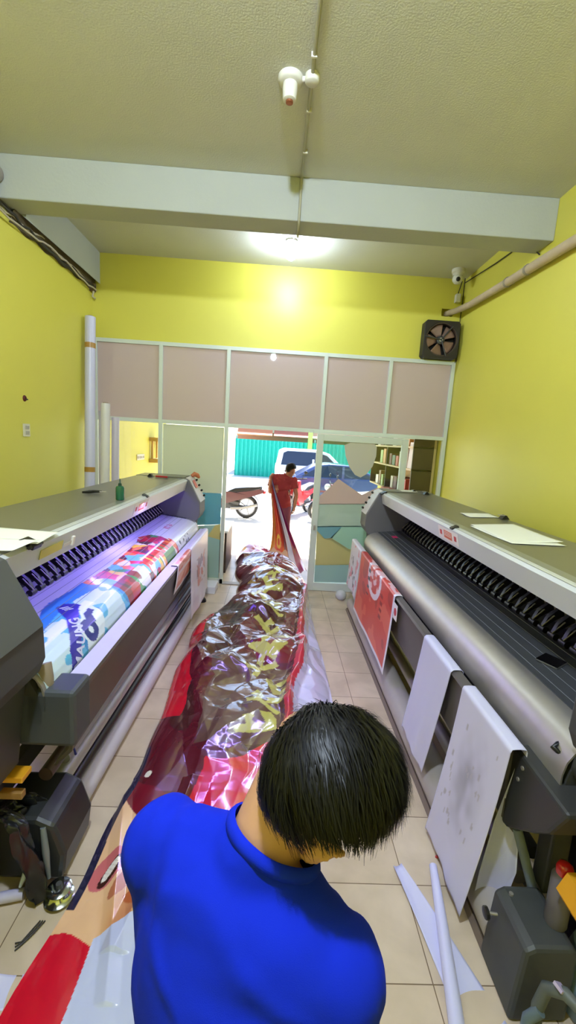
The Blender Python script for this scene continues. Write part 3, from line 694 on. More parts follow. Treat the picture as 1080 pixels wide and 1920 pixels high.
# ------------------------------------------------------------------ things hung over the guard bars
def hang(name, label, xbar, zbar, y0, y1, drop_out, drop_in, m, cat, tilt=0., flare=0., back=.055, wob=.006, sgn=1, colf=None, group=None, nu=40, nw=60, skew=0., z_end_slope=0.):
    """sheet laid over a guard bar; sgn=1: the aisle lies towards -x (right printer)"""
    L = drop_out + back + drop_in; us = np.linspace(0, 1, nu); ws = np.linspace(0, 1, nw)
    P = np.zeros((nw, nu, 3))
    for j, w in enumerate(ws):
        for i, u in enumerate(us):
            y = y0 + (y1 - y0) * u
            do = drop_out + z_end_slope * (u - .5)
            L_ = do + back + drop_in; s = w * L_
            if s < drop_in: x, z = xbar + back * sgn, zbar - (drop_in - s)
            elif s < drop_in + back: x, z = xbar + (back - (s - drop_in)) * sgn, zbar + .004 + .003 * math.sin(PI * (s - drop_in) / back)
            else:
                d = s - drop_in - back; k = d / max(do, 1e-3)
                x = xbar - sgn * (.004 + flare * k ** 1.6 + wob * math.sin(u * 7 + y0 * 9) * k + .5 * wob * math.sin(u * 17 + 2) * k); z = zbar - d
                y += skew * k
            P[j, i] = (x, y, z)
    cols = None
    if colf is not None:
        UU, WW = np.meshgrid(us, ws); cols = colf(UU, WW)
    o = grid_obj(name, P, m, None, cols, 180, .0012)
    return tag(o, label, cat, group)
def col_red(U_, W_):
    c = np.zeros(U_.shape + (3,)); c[:] = L3((226, 222, 228))
    f = (U_ > .03) & (U_ < .985) & (W_ < .955); paint(c, f, (206, 62, 52))
    n_ = vnoise(U_ * 5, W_ * 4, 3) + .5 * vnoise(U_ * 11, W_ * 9, 4)
    paint(c, f & (n_ > .35), (220, 96, 76)); paint(c, f & (n_ < -.5), (176, 44, 40))
    d = np.hypot((U_ - .50) * 1.1, (W_ - .24) * .8)
    paint(c, f & (d < .21) & (d > .155), (228, 214, 214)); paint(c, f & (d < .155) & (cells(U_, W_, .05, 3) > .55), (232, 190, 186))
    paint(c, f & (W_ < .14) & (cells(U_, W_, .06, 7) > .5) & (U_ < .74), (232, 190, 190))
    paint(c, f & (U_ > .24) & (U_ < .30) & (W_ > .3) & (W_ < .62) & (np.sin(W_ * 80) > 0), (150, 30, 36))
    paint(c, f & (U_ > .62) & (U_ < .68) & (W_ > .2) & (W_ < .55) & (np.sin(W_ * 60) > .2), (70, 60, 66))
    return c
def col_txt(U_, W_):
    c = np.zeros(U_.shape + (3,)); c[:] = L3((224, 218, 232))
    paint(c, (cells(U_, W_, .07, 5) > .84) & (W_ > .4) & (np.abs(U_ - .6) < .3), (96, 90, 104))
    paint(c, (cells(U_, W_, .10, 6) > .86) & (W_ > .2), (220, 140, 160))
    return c
def col_face(U_, W_):
    c = np.zeros(U_.shape + (3,)); c[:] = L3((222, 214, 224))
    m_ = (np.abs(U_ - .55) < .25) & (W_ > .35) & (W_ < .72); paint(c, m_ & (cells(U_, W_, .12, 5) > .55), (150, 120, 124)); paint(c, m_ & (cells(U_, W_, .09, 8) > .74), (206, 140, 130))
    return c
def col_orange(U_, W_):
    c = np.zeros(U_.shape + (3,)); c[:] = L3((228, 220, 224)); k = (U_ > .07) & (U_ < .93) & (W_ > .16) & (W_ < .93)
    paint(c, k, (214, 116, 84)); paint(c, k & (cells(U_, W_, .12, 4) > .72), (232, 176, 150)); paint(c, k & (np.abs(W_ - .5) < .05), (236, 216, 206))
    return c
pv = vcol_mat('hung_print', rough=.4, coat=.15)
hang('hung_print', 'lilac white print with small dark marks at the far end of the right bar', .946, .902, 4.36, 4.92, .55, .06, pv, 'print', colf=col_txt, flare=.02)
hang('hung_print', 'red print with white border hung over the right guard bar', .944, .904, 3.02, 4.34, .64, .06, pv, 'print', colf=col_red, flare=.03, nu=120, nw=110, wob=.004)
tag(MB().b2((.938, 2.93, .74), (.9405, 3.02, .86)).obj('corner_sticker', lab_w), 'small white sticker with a red spot beside the red print', 'sticker')
MB().lathe((.938, 2.975, .80), [(.03, 0), (.03, .001)], 16, axis=(-1, 0, 0)).obj('red_spot', lab_r, bpy.data.objects['corner_sticker'])
hang('hung_sheet', 'blank white sheet hung over the right bar beside the red print', .944, .904, 1.97, 2.37, .72, .06, white_m, 'sheet', flare=.02, skew=.16, back=.06)
def col_stain(U_, W_):
    c = np.zeros(U_.shape + (3,)); c[:] = L3((212, 209, 236))
    k = np.clip(.55 - np.hypot((U_ - .5) * 1.6, (W_ - .5) * 1.5), 0, 1) * (.6 + .5 * vnoise(U_ * 9, W_ * 14, 2)); c *= (1 - 1.1 * np.clip(k, 0, .8))[..., None]
    paint(c, (cells(U_, W_, .028, 3) > .965) & (np.abs(U_ - .5) < .4) & (W_ > .2) & (W_ < .8), (178, 172, 188))
    return c
hang('hung_sheet', 'long white sheet with grey smudges hung nearest on the right bar', .942, .906, 1.405, 1.83, .86, .05, vcol_mat('smudged_vinyl', rough=.45), 'sheet', flare=.05, skew=.08, colf=col_stain, back=.06, nu=60, nw=90)
# second layer of the long sheet curling under and back up beside the motor
cA = [(.99, 1.445, .80), (.972, 1.49, .52), (.958, 1.515, .24), (.957, 1.525, .09), (.975, 1.46, .045), (1.0, 1.40, .10)]
cB = [(1.0, 1.44, .80), (1.02, 1.48, .60), (1.05, 1.45, .55), (1.065, 1.44, .33), (1.05, 1.45, .2), (1.02, 1.42, .10)]
def pl_(pts, t):
    t = min(max(t, 0), .9999) * (len(pts) - 1); i = int(t); f = t - i; f = f * f * (3 - 2 * f); return Vector(pts[i]).lerp(Vector(pts[i + 1]), f)
def curl(u, v):
    p = pl_(cA, v).lerp(pl_(cB, v), u); b_ = math.sin(PI * u) * .03 * math.sin(PI * v); return (p.x + b_, p.y + b_ * .3, p.z - b_)
tag(MB().sheet(curl, 16, 50).obj('hung_sheet', white_m, smooth=180, solid=.0012), 'white sheet curling up beside the black motor box behind the smudged sheet', 'sheet')
tag(MB().box((1.09, 1.90, .42), (.10, .13, .30), (0, .25, 0)).obj('cardboard_piece', mat('cardboard', (170, 142, 112), rough=.8), bevel=.004), 'brown cardboard piece between the two hung white sheets', 'cardboard')
# left printer
hang('hung_print', 'small orange print taped over the far part of the left guard bar', -.782, .925, 3.42, 4.15, .25, .03, pv, 'print', colf=col_orange, sgn=-1, wob=.002, flare=-.03)
hang('hung_print', 'white print with a pale portrait hanging at the far end of the left bar', -.778, .93, 3.95, 4.93, .72, .05, pv, 'print', colf=col_face, sgn=-1, wob=.01, flare=.02)

# ------------------------------------------------------------------ things lying on the printer covers
zc = lambda x: 1.5085 + (abs(x) - 1.225) * .0278   # height of the right cover
zl = lambda x: 1.5085 + (.16 - x - 1.225) * .0278 + .0005
bt = thing('ink_bottle', 'small dark green squeeze bottle standing on the left printer', 'bottle', (-1.131, 3.09, zl(-1.13)))
b0 = (-1.131, 3.09, zl(-1.131))
MB().lathe(b0, [(.028, 0), (.030, .004), (.030, .085), (.026, .098), (.014, .104)], 22).obj('bottle_body', mat('green_bottle', (24, 92, 66), rough=.25, coat=.3), bt, smooth=45)
MB().lathe((b0[0], b0[1], b0[2] + .104), [(.013, 0), (.012, .014), (.007, .018), (.003, .05)], 14).obj('nozzle', mat('dark_green', (18, 52, 40), rough=.3), bt, smooth=45)
pl = thing('pliers', 'black cutter pliers lying on the left printer cover', 'pliers', (-1.42, 3.28, zl(-1.42)))
zz = zl(-1.42) + .012
MB().path([(-1.46, 3.22, zz), (-1.43, 3.26, zz), (-1.41, 3.30, zz), (-1.36, 3.33, zz)], [.008, .012, .012, .006], 8).obj('handle', black, pl, smooth=60)
MB().path([(-1.45, 3.31, zz), (-1.42, 3.29, zz), (-1.36, 3.285, zz)], [.008, .011, .005], 8).obj('handle', black, pl, smooth=60)
MB().box((-1.345, 3.31, zz), (.05, .018, .008), (0, 0, .2)).obj('jaw', steel, pl, bevel=.002)
r1 = thing('snap_cutter', 'red cutter knife lying at the far end of the left cover', 'cutter', (-1.30, 4.83, zl(-1.3)))
z3 = zl(-1.3) + .011
MB().box((-1.30, 4.83, z3), (.14, .03, .02), (0, 0, -.2)).obj('handle', mat('red_plastic', (176, 34, 48), rough=.35), r1, bevel=.005)
MB().box((-1.385, 4.847, z3), (.04, .016, .003), (0, 0, -.2)).obj('blade', steel, r1)
k1 = thing('binder_clip', 'black clip lying at the far end of the left cover beside the red cutter', 'clip', (-1.44, 4.88, zl(-1.44)))
MB().ext([(-1.47, zl(-1.44)), (-1.41, zl(-1.44)), (-1.435, zl(-1.44) + .03), (-1.445, zl(-1.44) + .03)], 4.85, 4.91).obj('clip_body', black, k1)
MB().path([(-1.44, 4.87, zl(-1.44) + .03), (-1.39, 4.875, zl(-1.44) + .035), (-1.38, 4.88, zl(-1.44) + .03), (-1.44, 4.89, zl(-1.44) + .03)], .003, 6).obj('clip_wire', steel, k1)
def paper(pts, z, label, group=None, lift=.02, seed=0):
    """flat sheet of paper from four corners, one corner lifted a little"""
    a, b, c_, d = [Vector((p[0], p[1], 0)) for p in pts]
    def f(u, v):
        p = a * (1 - u) * (1 - v) + b * u * (1 - v) + c_ * u * v + d * (1 - u) * v
        return (p.x, p.y, z(p.x) + .0012 + lift * (u * v) ** 3 + .0015 * math.sin(u * 5 + seed))
    o = MB().sheet(f, 14, 14).obj('paper_sheet', paper_m, smooth=180, solid=.0006)
    return tag(o, label, 'paper', group)
paper([(1.36, 2.86), (1.36, 2.36), (1.66, 2.33), (1.70, 2.92)], zc, 'large white paper sheet on the right printer cover, the upper of the two overlapping', lift=.012)
paper([(1.33, 2.80), (1.345, 2.30), (1.64, 2.27), (1.65, 2.75)], lambda x: zc(x) - .0008, 'large white paper sheet sticking out under another on the right printer cover', lift=.0, seed=2)
paper([(1.50, 3.36), (1.50, 3.17), (1.735, 3.19), (1.735, 3.36)], zc, 'narrow white paper slip on the right printer cover beyond the large sheets', lift=.0, seed=1)
paper([(1.43, 4.93), (1.44, 4.78), (1.63, 4.80), (1.62, 4.95)], lambda x: 1.5235, 'small white card at the far end of the right printer cover', lift=.0)
paper([(-1.02, 2.0), (-1.0, 1.78), (-1.30, 1.70), (-1.33, 2.0)], lambda x: zl(x) + .001, 'white paper sheet at the near end of the left printer cover, the upper one', lift=.008)
paper([(-1.0, 1.80), (-1.01, 1.62), (-1.24, 1.56), (-1.24, 1.76)], lambda x: zl(x) + .012 if x < 5 else 0, 'white paper sheet at the near end of the left printer cover, the lower one', lift=.004)
for x, y, lab in ((1.66, 4.62, 'black clip on the right printer cover near its far end'), (1.74, 3.13, 'black clip on the right printer cover beside the white slip'), (1.60, 4.86, 'tiny dark clip beside the white card on the right cover')):
    k_ = thing('binder_clip', lab, 'clip', (x, y, zc(x)))
    s = .7 if y > 4.8 else 1.
    MB().ext([(x - .03 * s, zc(x) + .001), (x + .03 * s, zc(x) + .001), (x + .006, zc(x) + .03 * s), (x - .006, zc(x) + .03 * s)], y - .028 * s, y + .028 * s).obj('clip_body', black, k_)
    MB().path([(x, y - .02 * s, zc(x) + .028 * s), (x - .045 * s, y - .01, zc(x) + .03 * s), (x - .045 * s, y + .01, zc(x) + .03 * s), (x, y + .02 * s, zc(x) + .028 * s)], .0025, 6).obj('clip_wire', steel, k_)
# phone on the right bed
zb = lambda x: 1.048 + (x - 1.192) * .12
ph = thing('mobile_phone', 'black mobile phone lying on the bed of the right printer', 'phone', (1.32, 1.80, zb(1.32)))
def bedbox(c, d, rz): return MB().box((c[0], c[1], zb(c[0]) + c[2]), d, (0, -.12, rz))
bedbox((1.32, 1.80, .007), (.085, .10, .010), .5).obj('phone_body', mat('phone_edge', (120, 118, 116), rough=.3, metal=.6), ph, bevel=.004)
bedbox((1.32, 1.80, .0128), (.081, .096, .002), .5).obj('phone_screen', mat('phone_glass', (14, 13, 14), rough=.08, spec=.7), ph)

# ------------------------------------------------------------------ rolls leaning in the far left corner
def roll(label, bx_, by_, tx, ty, h, r, m=white_m, tapes=(), core=True):
    a, b = Vector((bx_, by_, 0.0)), Vector((tx, ty, h)); t = thing('vinyl_roll', label, 'roll', a, 'vinyl rolls in the corner')
    MB().ring(a, b, r, r * .55, 28).obj('roll_sheet', m, t, smooth=50)
    d = (b - a).normalized()
    if core: MB().ring(b - d * .3, b + d * .012, r * .6, r * .5, 24).obj('paper_core', mat('core_brown', (150, 128, 104), rough=.7), t, smooth=50)
    for s in tapes:
        p = a + (b - a) * s; MB().ring(p - d * .03, p + d * .03, r + .0015, r * .9, 28).obj('tape_band', brown_tape, t, smooth=50)
    return t
roll('tallest white vinyl roll with brown tape bands leaning in the far left corner', -2.30, 5.22, -2.335, 5.44, 3.33, .060, tapes=(.455, .90))
roll('white vinyl roll with a brown core end, second tallest in the corner', -2.14, 5.28, -2.155, 5.42, 2.33, .054, mat('white_roll', (226, 222, 222), rough=.4))
roll('short lilac white vinyl roll nearest the partition glass', -2.04, 5.38, -2.065, 5.50, 2.17, .046, mat('lilac_roll_upright', (204, 196, 214), rough=.4), core=False)
roll('slim pale roll half hidden behind the second tallest white roll', -2.22, 5.42, -2.235, 5.50, 2.24, .036, mat('grey_roll_upright', (196, 192, 200), rough=.4), core=False)

# ------------------------------------------------------------------ floor litter
def strip(label, a, b, w0, w1, z0=.003, curlr=.02, fold=0.):
    a, b = Vector(a), Vector(b); d = (b - a); n = Vector((-d.y, d.x, 0)).normalized()
    def f(u, v):
        p = a + d * u; w_ = (w0 + (w1 - w0) * u); q = p + n * (v - .5) * w_
        z = z0 + curlr * (abs(v - .5) * 2) ** 2.5 * (.5 + .5 * math.cos(u * 4)) + .004 * math.sin(u * 6)
        return (q.x, q.y, z + fold * max(0, v - .6))
    return tag(MB().sheet(f, 30, 12).obj('paper_strip', white_m, smooth=180, solid=.001), label, 'strip', 'offcut strips on the floor')
strip('wide white vinyl offcut on the floor, the lower one of the crossed pair', (.69, 1.735, 0), (.875, 1.06, 0), .045, .19, curlr=.012)
cst = thing('paper_strip', 'rolled white vinyl offcut lying across the wide flat offcut', 'strip', (.77, 1.4, 0), 'offcut strips on the floor')
MB().path([(.856, 1.715, .034), (.80, 1.45, .036), (.745, 1.20, .034), (.70, 1.0, .032)], [.018, .024, .028, .03], 16).obj('rolled_strip', white_m, cst, smooth=60)
strip('white vinyl offcut lying on the floor at the near left edge', (-.98, 1.22, 0), (-.80, 1.24, 0), .10, .10)
pk = tag(MB().path([(-1.16, 1.50, .03), (-.98, 1.545, .028)], .022, 14).obj('paper_roll', mat('lilac_paper', (196, 190, 216), rough=.6), smooth=60), 'small rolled lilac paper on the floor behind the left motor', 'paper')
bgp = tag(MB().ell((.93, 5.30, .06), (.075, .075, .07)).obj('plastic_bag', mat('plastic_bag', (206, 206, 210), rough=.2, bump=.8, bump_scale=14), smooth=180), 'small crumpled clear plastic bag by the far foot of the right printer', 'bag')
tag(MB().b2((-1.0, 5.25, 0.0), (-.71, 5.52, .10)).obj('foam_block', mat('foam_white', (222, 222, 232), rough=.7), bevel=.01), 'white foam block on the floor beyond the left printer', 'block')
tag(MB().ell((.905, 1.785, .008), (.01, .006, .008)).obj('cap', lab_r, smooth=180), 'tiny red and white cap on the floor beside the right channel', 'cap')

# ------------------------------------------------------------------ near right: take-up motor and clutter
mb_ = thing('take_up_motor', 'dark grey take-up motor box at the near foot of the right printer', 'motor', (1.06, 1.22, 0))
MB().ext([(.935, .0), (.955, .30), (.99, .32), (1.13, .32), (1.15, .29), (1.15, .0)], 1.18, 1.40).obj('motor_box', mat('motor_grey', (64, 66, 66), rough=.5, noise_amt=.2, noise_scale=12), mb_, bevel=.015)
MB().tube((.952, 1.35, .24), (.915, 1.355, .24), .006).obj('knob_stem', steel, mb_)
MB().lathe((.92, 1.355, .24), [(.012, 0), (.022, .004), (.022, .016), (.012, .02)], 10, axis=(-1, 0, 0)).obj('knob', black, mb_, smooth=30)
MB().tube((1.0, 1.36, .318), (1.0, 1.36, .328), .008).obj('screw', steel, mb_)
ib = thing('spray_bottle', 'grey bottle with a glossy red cap on the right motor box', 'bottle', (1.115, 1.27, .32))
MB().lathe((1.115, 1.27, .3205), [(.036, 0), (.038, .006), (.038, .19), (.030, .205), (.026, .21)], 22).obj('bottle_body', mat('grey_bottle', (104, 98, 104), rough=.35), ib, smooth=45)
MB().lathe((1.115, 1.27, .530), [(.028, 0), (.029, .02), (.022, .036), (.008, .042)], 20).obj('cap', mat('red_cap', (206, 32, 30), rough=.18, coat=.5), ib, smooth=60)
yb_ = thing('yellow_bracket', 'yellow slotted bracket fixed at the near end of the right printer', 'bracket', (1.2, 1.2, .42))
ym = mat('yellow_paint', (226, 160, 34), rough=.4)
MB().ext([(1.06, .515), (1.09, .58), (1.29, .58), (1.29, .568), (1.098, .568), (1.075, .518), (1.095, .48), (1.29, .48), (1.29, .468), (1.09, .468)], 1.13, 1.23).obj('bracket_body', ym, yb_)
for k in range(2): MB().tube((1.12 + .07 * k, 1.18, .5785), (1.12 + .07 * k, 1.18, .582), .016, n=14).obj('bracket_slot', blackm, yb_)
cf = thing('caster_frame', 'worn grey caster frame on the floor at the near right corner', 'frame', (1.08, .95, 0))
fm_ = mat('worn_frame', (92, 98, 92), rough=.5, noise_amt=.35, noise_scale=14)
MB().path([(.975, 1.10, .02), (.985, 1.125, .16), (1.0, 1.12, .25), (1.03, 1.08, .29), (1.09, 1.0, .27), (1.11, .95, .02)], .02, 10).obj('frame_arch', fm_, cf, smooth=60)
MB().path([(.945, 1.11, .02), (.955, 1.12, .12), (.985, 1.11, .17)], .018, 10).obj('frame_arm', mat('blue_grey_metal', (96, 112, 120), rough=.45), cf, smooth=60)
MB().tube((.94, 1.08, .03), (.97, 1.07, .03), .03, n=18).obj('castor', black, cf, smooth=40)
MB().tube((1.03, 1.04, .045), (1.07, 1.03, .045), .045, n=20).obj('castor', black, cf, smooth=40)
MB().box((1.02, 1.09, .297), (.04, .03, .01), (0, .6, .3)).obj('pale_tag', mat('lilac_tag', (190, 176, 206), rough=.5), cf)
cn = thing('jerry_can', 'pale blue plastic container at the right edge on the floor', 'container', (1.265, 1.22, 0))
MB().lathe((1.265, 1.22, .0), [(.09, 0), (.10, .01), (.10, .20), (.085, .26), (.04, .28), (.04, .30)], 26).obj('container_body', mat('pale_blue_plastic', (132, 160, 186), rough=.4), cn, smooth=50)
MB().lathe((1.265, 1.22, .30), [(.045, 0), (.045, .03), (.03, .035)], 18).obj('container_cap', mat('blue_cap', (86, 116, 150), rough=.4), cn, smooth=40)

# ------------------------------------------------------------------ near left: plastic wrapped motor, pulley, yellow bracket
lm = thing('take_up_motor', 'black motor wrapped in torn plastic at the near foot of the left printer', 'motor', (-1.0, 1.72, 0))
MB().ext([(-.845, .03), (-.83, .16), (-.875, .30), (-.95, .335), (-1.15, .33), (-1.15, .03)], 1.60, 1.88).obj('motor_box', mat('motor_black', (44, 46, 46), rough=.4, noise_amt=.3, noise_scale=12), lm, bevel=.02)
wr = MB(); wq = np.random.default_rng(5)
nyw, nxw = 60, 44
G = np.zeros((nyw, nxw, 3))
for i in range(nyw):
    for j in range(nxw):
        u, v = i / (nyw - 1), j / (nxw - 1)
        a = -.1 + 2.4 * v
        G[i, j] = (-1.06 - .02 * u + (.14 + .03 * math.sin(u * 9)) * math.cos(a), 1.50 + .22 * u, .05 + .40 * math.sin(min(a, 1.57)) * (1 - .25 * u) + (.0 if a < 1.57 else -.05 * (a - 1.57)))
gu, gv = np.meshgrid(np.linspace(0, 1, nxw), np.linspace(0, 1, nyw))
dsp = .035 * facet(gu, gv, .16, 41, .3) + .02 * facet(gu, gv, .07, 43, 1.1)
G[..., 0] += dsp; G[..., 2] = np.maximum(G[..., 2] + .6 * dsp, .012)
plabel(grid_obj('plastic_wrap', G, mat('black_wrap', (20, 21, 22), rough=.3, spec=.5, coat=.15), lm, None, 25), 'crumpled glossy black plastic wrap')
MB().path([(-.99, 1.56, .34), (-.985, 1.545, .24), (-.965, 1.55, .14), (-.985, 1.53, .08)], [.008, .02, .016, .006], 8).obj('plastic_tatter', mat('clear_tatter', (190, 206, 222), rough=.15, spec=.8), lm, smooth=60)
MB().path([(-.92, 1.60, .30), (-.90, 1.58, .2), (-.885, 1.57, .08)], [.012, .016, .008], 8).obj('plastic_tatter', mat('grey_tatter', (110, 118, 122), rough=.15, spec=.8), lm, smooth=60)
pu = thing('pulley', 'shiny steel pulley wheel on the floor beside the banner edge', 'pulley', (-.83, 1.54, 0))
MB().lathe((-.83, 1.545, .012), [(.055, 0), (.06, .008), (.045, .014), (.035, .028), (.045, .042), (.05, .05), (.04, .056), (.016, .058)], 26).obj('pulley_wheel', mat('chrome', (190, 194, 194), rough=.14, metal=1), pu, smooth=40)
MB().tube((-.83, 1.545, .0), (-.83, 1.545, .085), .012).obj('axle', dark, pu, smooth=40)
for k in range(3): tag(MB().path([(-.845 - .01 * k, 1.46, .006), (-.87 - .012 * k, 1.40 - .01 * k, .012), (-.905 - .006 * k, 1.355 + .012 * k, .006)], .003, 5).obj('wire_scrap', cable_m), 'dark wire scrap on the floor below the steel pulley', 'wire', 'wire scraps by the pulley')
yl = thing('yellow_bracket', 'yellow bracket above the wrapped motor of the left printer', 'bracket', (-.97, 1.55, .56))
MB().b2((-1.06, 1.53, .575), (-.955, 1.60, .60)).obj('bracket_body', ym, yl, bevel=.004)
MB().b2((-1.10, 1.50, .56), (-1.06, 1.62, .60)).obj('bracket_clamp', ym, yl, bevel=.004)
MB().b2((-1.05, 1.53, .50), (-.96, 1.56, .53)).obj('bracket_plate', mat('dull_ochre', (150, 112, 60), rough=.5), yl, bevel=.003)
MB().b2((-1.14, 1.50, .45), (-1.08, 1.60, .66)).obj('bracket_arm', dark, yl)

# ------------------------------------------------------------------ front room beyond the partition, and the street
struct(MB().b2((-30, YF, -.06), (40, 40, -.02)).obj('floor', mat('street_concrete', (206, 202, 194), rough=.8, noise_amt=.08, noise_scale=1.5)))
so = thing('wall_socket', 'white four gang wall socket on the yellow wall of the front room', 'socket', (XL + .01, 7.56, 1.5))
MB().b2((XL, 7.38, 1.53), (XL + .014, 7.78, 1.63)).obj('socket_plate', mat('socket_white', (228, 220, 206), rough=.35), so, bevel=.004)
for k in range(4): MB().tube((XL + .014, 7.43 + .1 * k, 1.58), (XL + .018, 7.43 + .1 * k, 1.58), .024, n=16).obj('outlet', mat('socket_hole', (150, 140, 128), rough=.5), so)
ws = thing('wall_rack', 'small pale wooden rack on the yellow wall of the front room', 'rack', (XL + .08, 8.3, 1.4))
wood_p = mat('pale_wood', (190, 150, 96), rough=.6)
for z in (1.46, 1.86): MB().b2((XL, 8.1, z), (XL + .16, 8.55, z + .07)).obj('rack_board', wood_p, ws, bevel=.004)
for y in (8.16, 8.46): MB().b2((XL + .02, y, 1.46), (XL + .05, y + .04, 1.92)).obj('rack_upright', wood_p, ws)

wood_d = mat('dark_wood', (70, 52, 38), rough=.5, noise_amt=.2, noise_scale=9)
cream = mat('cream_laminate', (214, 190, 142), rough=.5)
su = thing('shelf_unit', 'wooden display shelf along the right wall of the front room', 'shelf', (2.08, 7.3, 0))
MB().b2((2.19, 5.98, 1.30), (2.225, 8.6, 2.35)).obj('back_panel', cream, su)
for z in (1.30, 1.70, 2.02): MB().b2((1.90, 5.98, z), (2.19, 8.6, z + .025)).obj('shelf_board', cream, su)
for y in (5.98, 7.4, 8.575): MB().b2((1.90, y, 1.325), (2.19, y + .025, 2.35)).obj('upright', wood_d, su)
ct = thing('counter', 'cream counter below the display shelf in the front room', 'counter', (1.95, 7.4, 0))
MB().b2((1.66, 6.3, 1.04), (2.22, 8.6, 1.08)).obj('counter_top', mat('counter_cream', (232, 214, 176), rough=.4), ct)
MB().b2((1.74, 6.34, 0.002), (2.22, 8.56, 1.04)).obj('counter_body', cream, ct)
br = random.Random(11)
cols = [(196, 84, 64), (222, 210, 196), (150, 120, 84), (90, 110, 80), (214, 160, 90), (232, 226, 220), (120, 60, 50), (170, 190, 120)]
for zi, z in ((0, 1.3252), (1, 1.7252), (2, 2.0452)):
    y = 6.30
    for k in range(8):
        d = br.uniform(.12, .22); h = br.uniform(.16, .28)
        if zi == 2: h *= .8
        nm = ['red', 'cream', 'brown', 'green', 'orange', 'white', 'maroon', 'lime'][(k * 3 + zi * 2) % 8]
        if not (7.36 < y + d and y < 7.44):
            o = MB().b2((1.93, y, z), (2.15, y + d, z + h)).obj('product_box', mat('box_' + nm, cols[(k * 3 + zi * 2) % 8], rough=.5))
            tag(o, 'one of the small display boxes standing on the shelf in the front room', 'box', 'boxes on the display shelf'); o.data.materials[0] = MATS['box_' + nm]
        else: y = 7.44
        y += d + .05
po = tag(MB().box((1.925, 6.14, 1.7252 + .19), (.008, .20, .375), (0, .05, 0)).obj('poster', mat('poster_white', (226, 218, 218), rough=.6)), 'white poster leaning at the front of the display shelf', 'poster')
rp = MB().box((1.86, 6.95, 1.22), (.16, .42, .26)).obj('carton', mat('carton_red', (190, 108, 92), rough=.6, noise_amt=.2, noise_scale=20)); tag(rp, 'reddish carton on the cream counter under the shelf', 'carton')

tealm = mat('teal_sheet', (20, 168, 150), rough=.5)
fn = thing('teal_fence', 'long teal corrugated metal fence across the street', 'fence', (4, 24, 0))
q = []; n = 300
for i in range(n + 1):
    x = -2.4 + 13.4 * i / n; q.append((x, 24 + .05 * math.sin(i * 1.26)))
MB().ext(q + [(p[0], p[1] + .03) for p in q[::-1]], -.02, 2.02, 'z').obj('fence_sheet', tealm, fn)
for k in range(4): MB().b2((-2.4 + 4.4 * k, 24.1, -.02), (-2.3 + 4.4 * k, 24.2, 2.2)).obj('fence_post', mat('fence_post', (120, 150, 140), rough=.5), fn)
tag(MB().b2((1.62, 23.6, -.02), (1.86, 23.84, 3.2)).obj('street_post', mat('lime_post', (150, 190, 90), rough=.6)), 'lime green post standing before the teal fence', 'post')
aw = thing('awning_building', 'low brown shop front with orange awnings behind the teal fence', 'building', (2, 28, 0))
MB().b2((-2.6, 27.0, -.02), (9.0, 32, 2.5)).obj('wall', mat('brown_wall', (168, 118, 92), rough=.8), aw)
for k in range(5): MB().ext([(25.6, 2.25 + .02 * (k % 2)), (27.0, 2.75), (27.0, 2.82), (25.55, 2.31)], -2.5 + 2.2 * k, -.4 + 2.2 * k, 'x').obj('awning', mat(['awning_orange', 'awning_rust', 'awning_tan'][k % 3], [(206, 120, 76), (176, 92, 70), (206, 160, 120)][k % 3], rough=.7), aw)
MB().b2((-2.6, 27.0, 2.5), (9.0, 31, 4.2)).obj('upper_wall', mat('upper_pale', (226, 214, 204), rough=.8), aw)

def wheel(cx, cy, r, t, parent, axis='y', rim=(190, 190, 194), sp=6, tyre_k=.30):
    u = (0, 1, 0) if axis == 'y' else (1, 0, 0)
    pr_ = [(r * (1 - tyre_k), -t / 2), (r * .93, -t / 2), (r, -t / 4), (r, t / 4), (r * .93, t / 2), (r * (1 - tyre_k), t / 2), (r * (1 - tyre_k), -t / 2)]
    A = Vector(u); uu, vv_, _ = frame_of(A); c = Vector((cx, cy, r - .02)); n = 32
    vs = [c + A * z + (uu * math.cos(2 * PI * k / n) + vv_ * math.sin(2 * PI * k / n)) * rr for rr, z in pr_[:-1] for k in range(n)]
    m_ = len(pr_) - 1
    fs = [(i * n + k, i * n + (k + 1) % n, ((i + 1) % m_) * n + (k + 1) % n, ((i + 1) % m_) * n + k) for i in range(m_) for k in range(n)]
    w = MB().add(vs, fs).obj('wheel', black, parent, smooth=45)
    rm = MB().ring(c - A * t * .3, c + A * t * .3, r * (1 - tyre_k) + .004, r * (1 - tyre_k) - .03, 32)
    for k in range(sp):
        a = 2 * PI * k / sp; rm.tube(c, c + (uu * math.cos(a) + vv_ * math.sin(a)) * (r * (1 - tyre_k) - .01), r * .05, n=6)
    rm.tube(c - A * t * .4, c + A * t * .4, r * .16, n=14)
    rm.obj('rim', mat('rim_%d' % rim[0], rim, rough=.3, metal=.7), w)
    return w

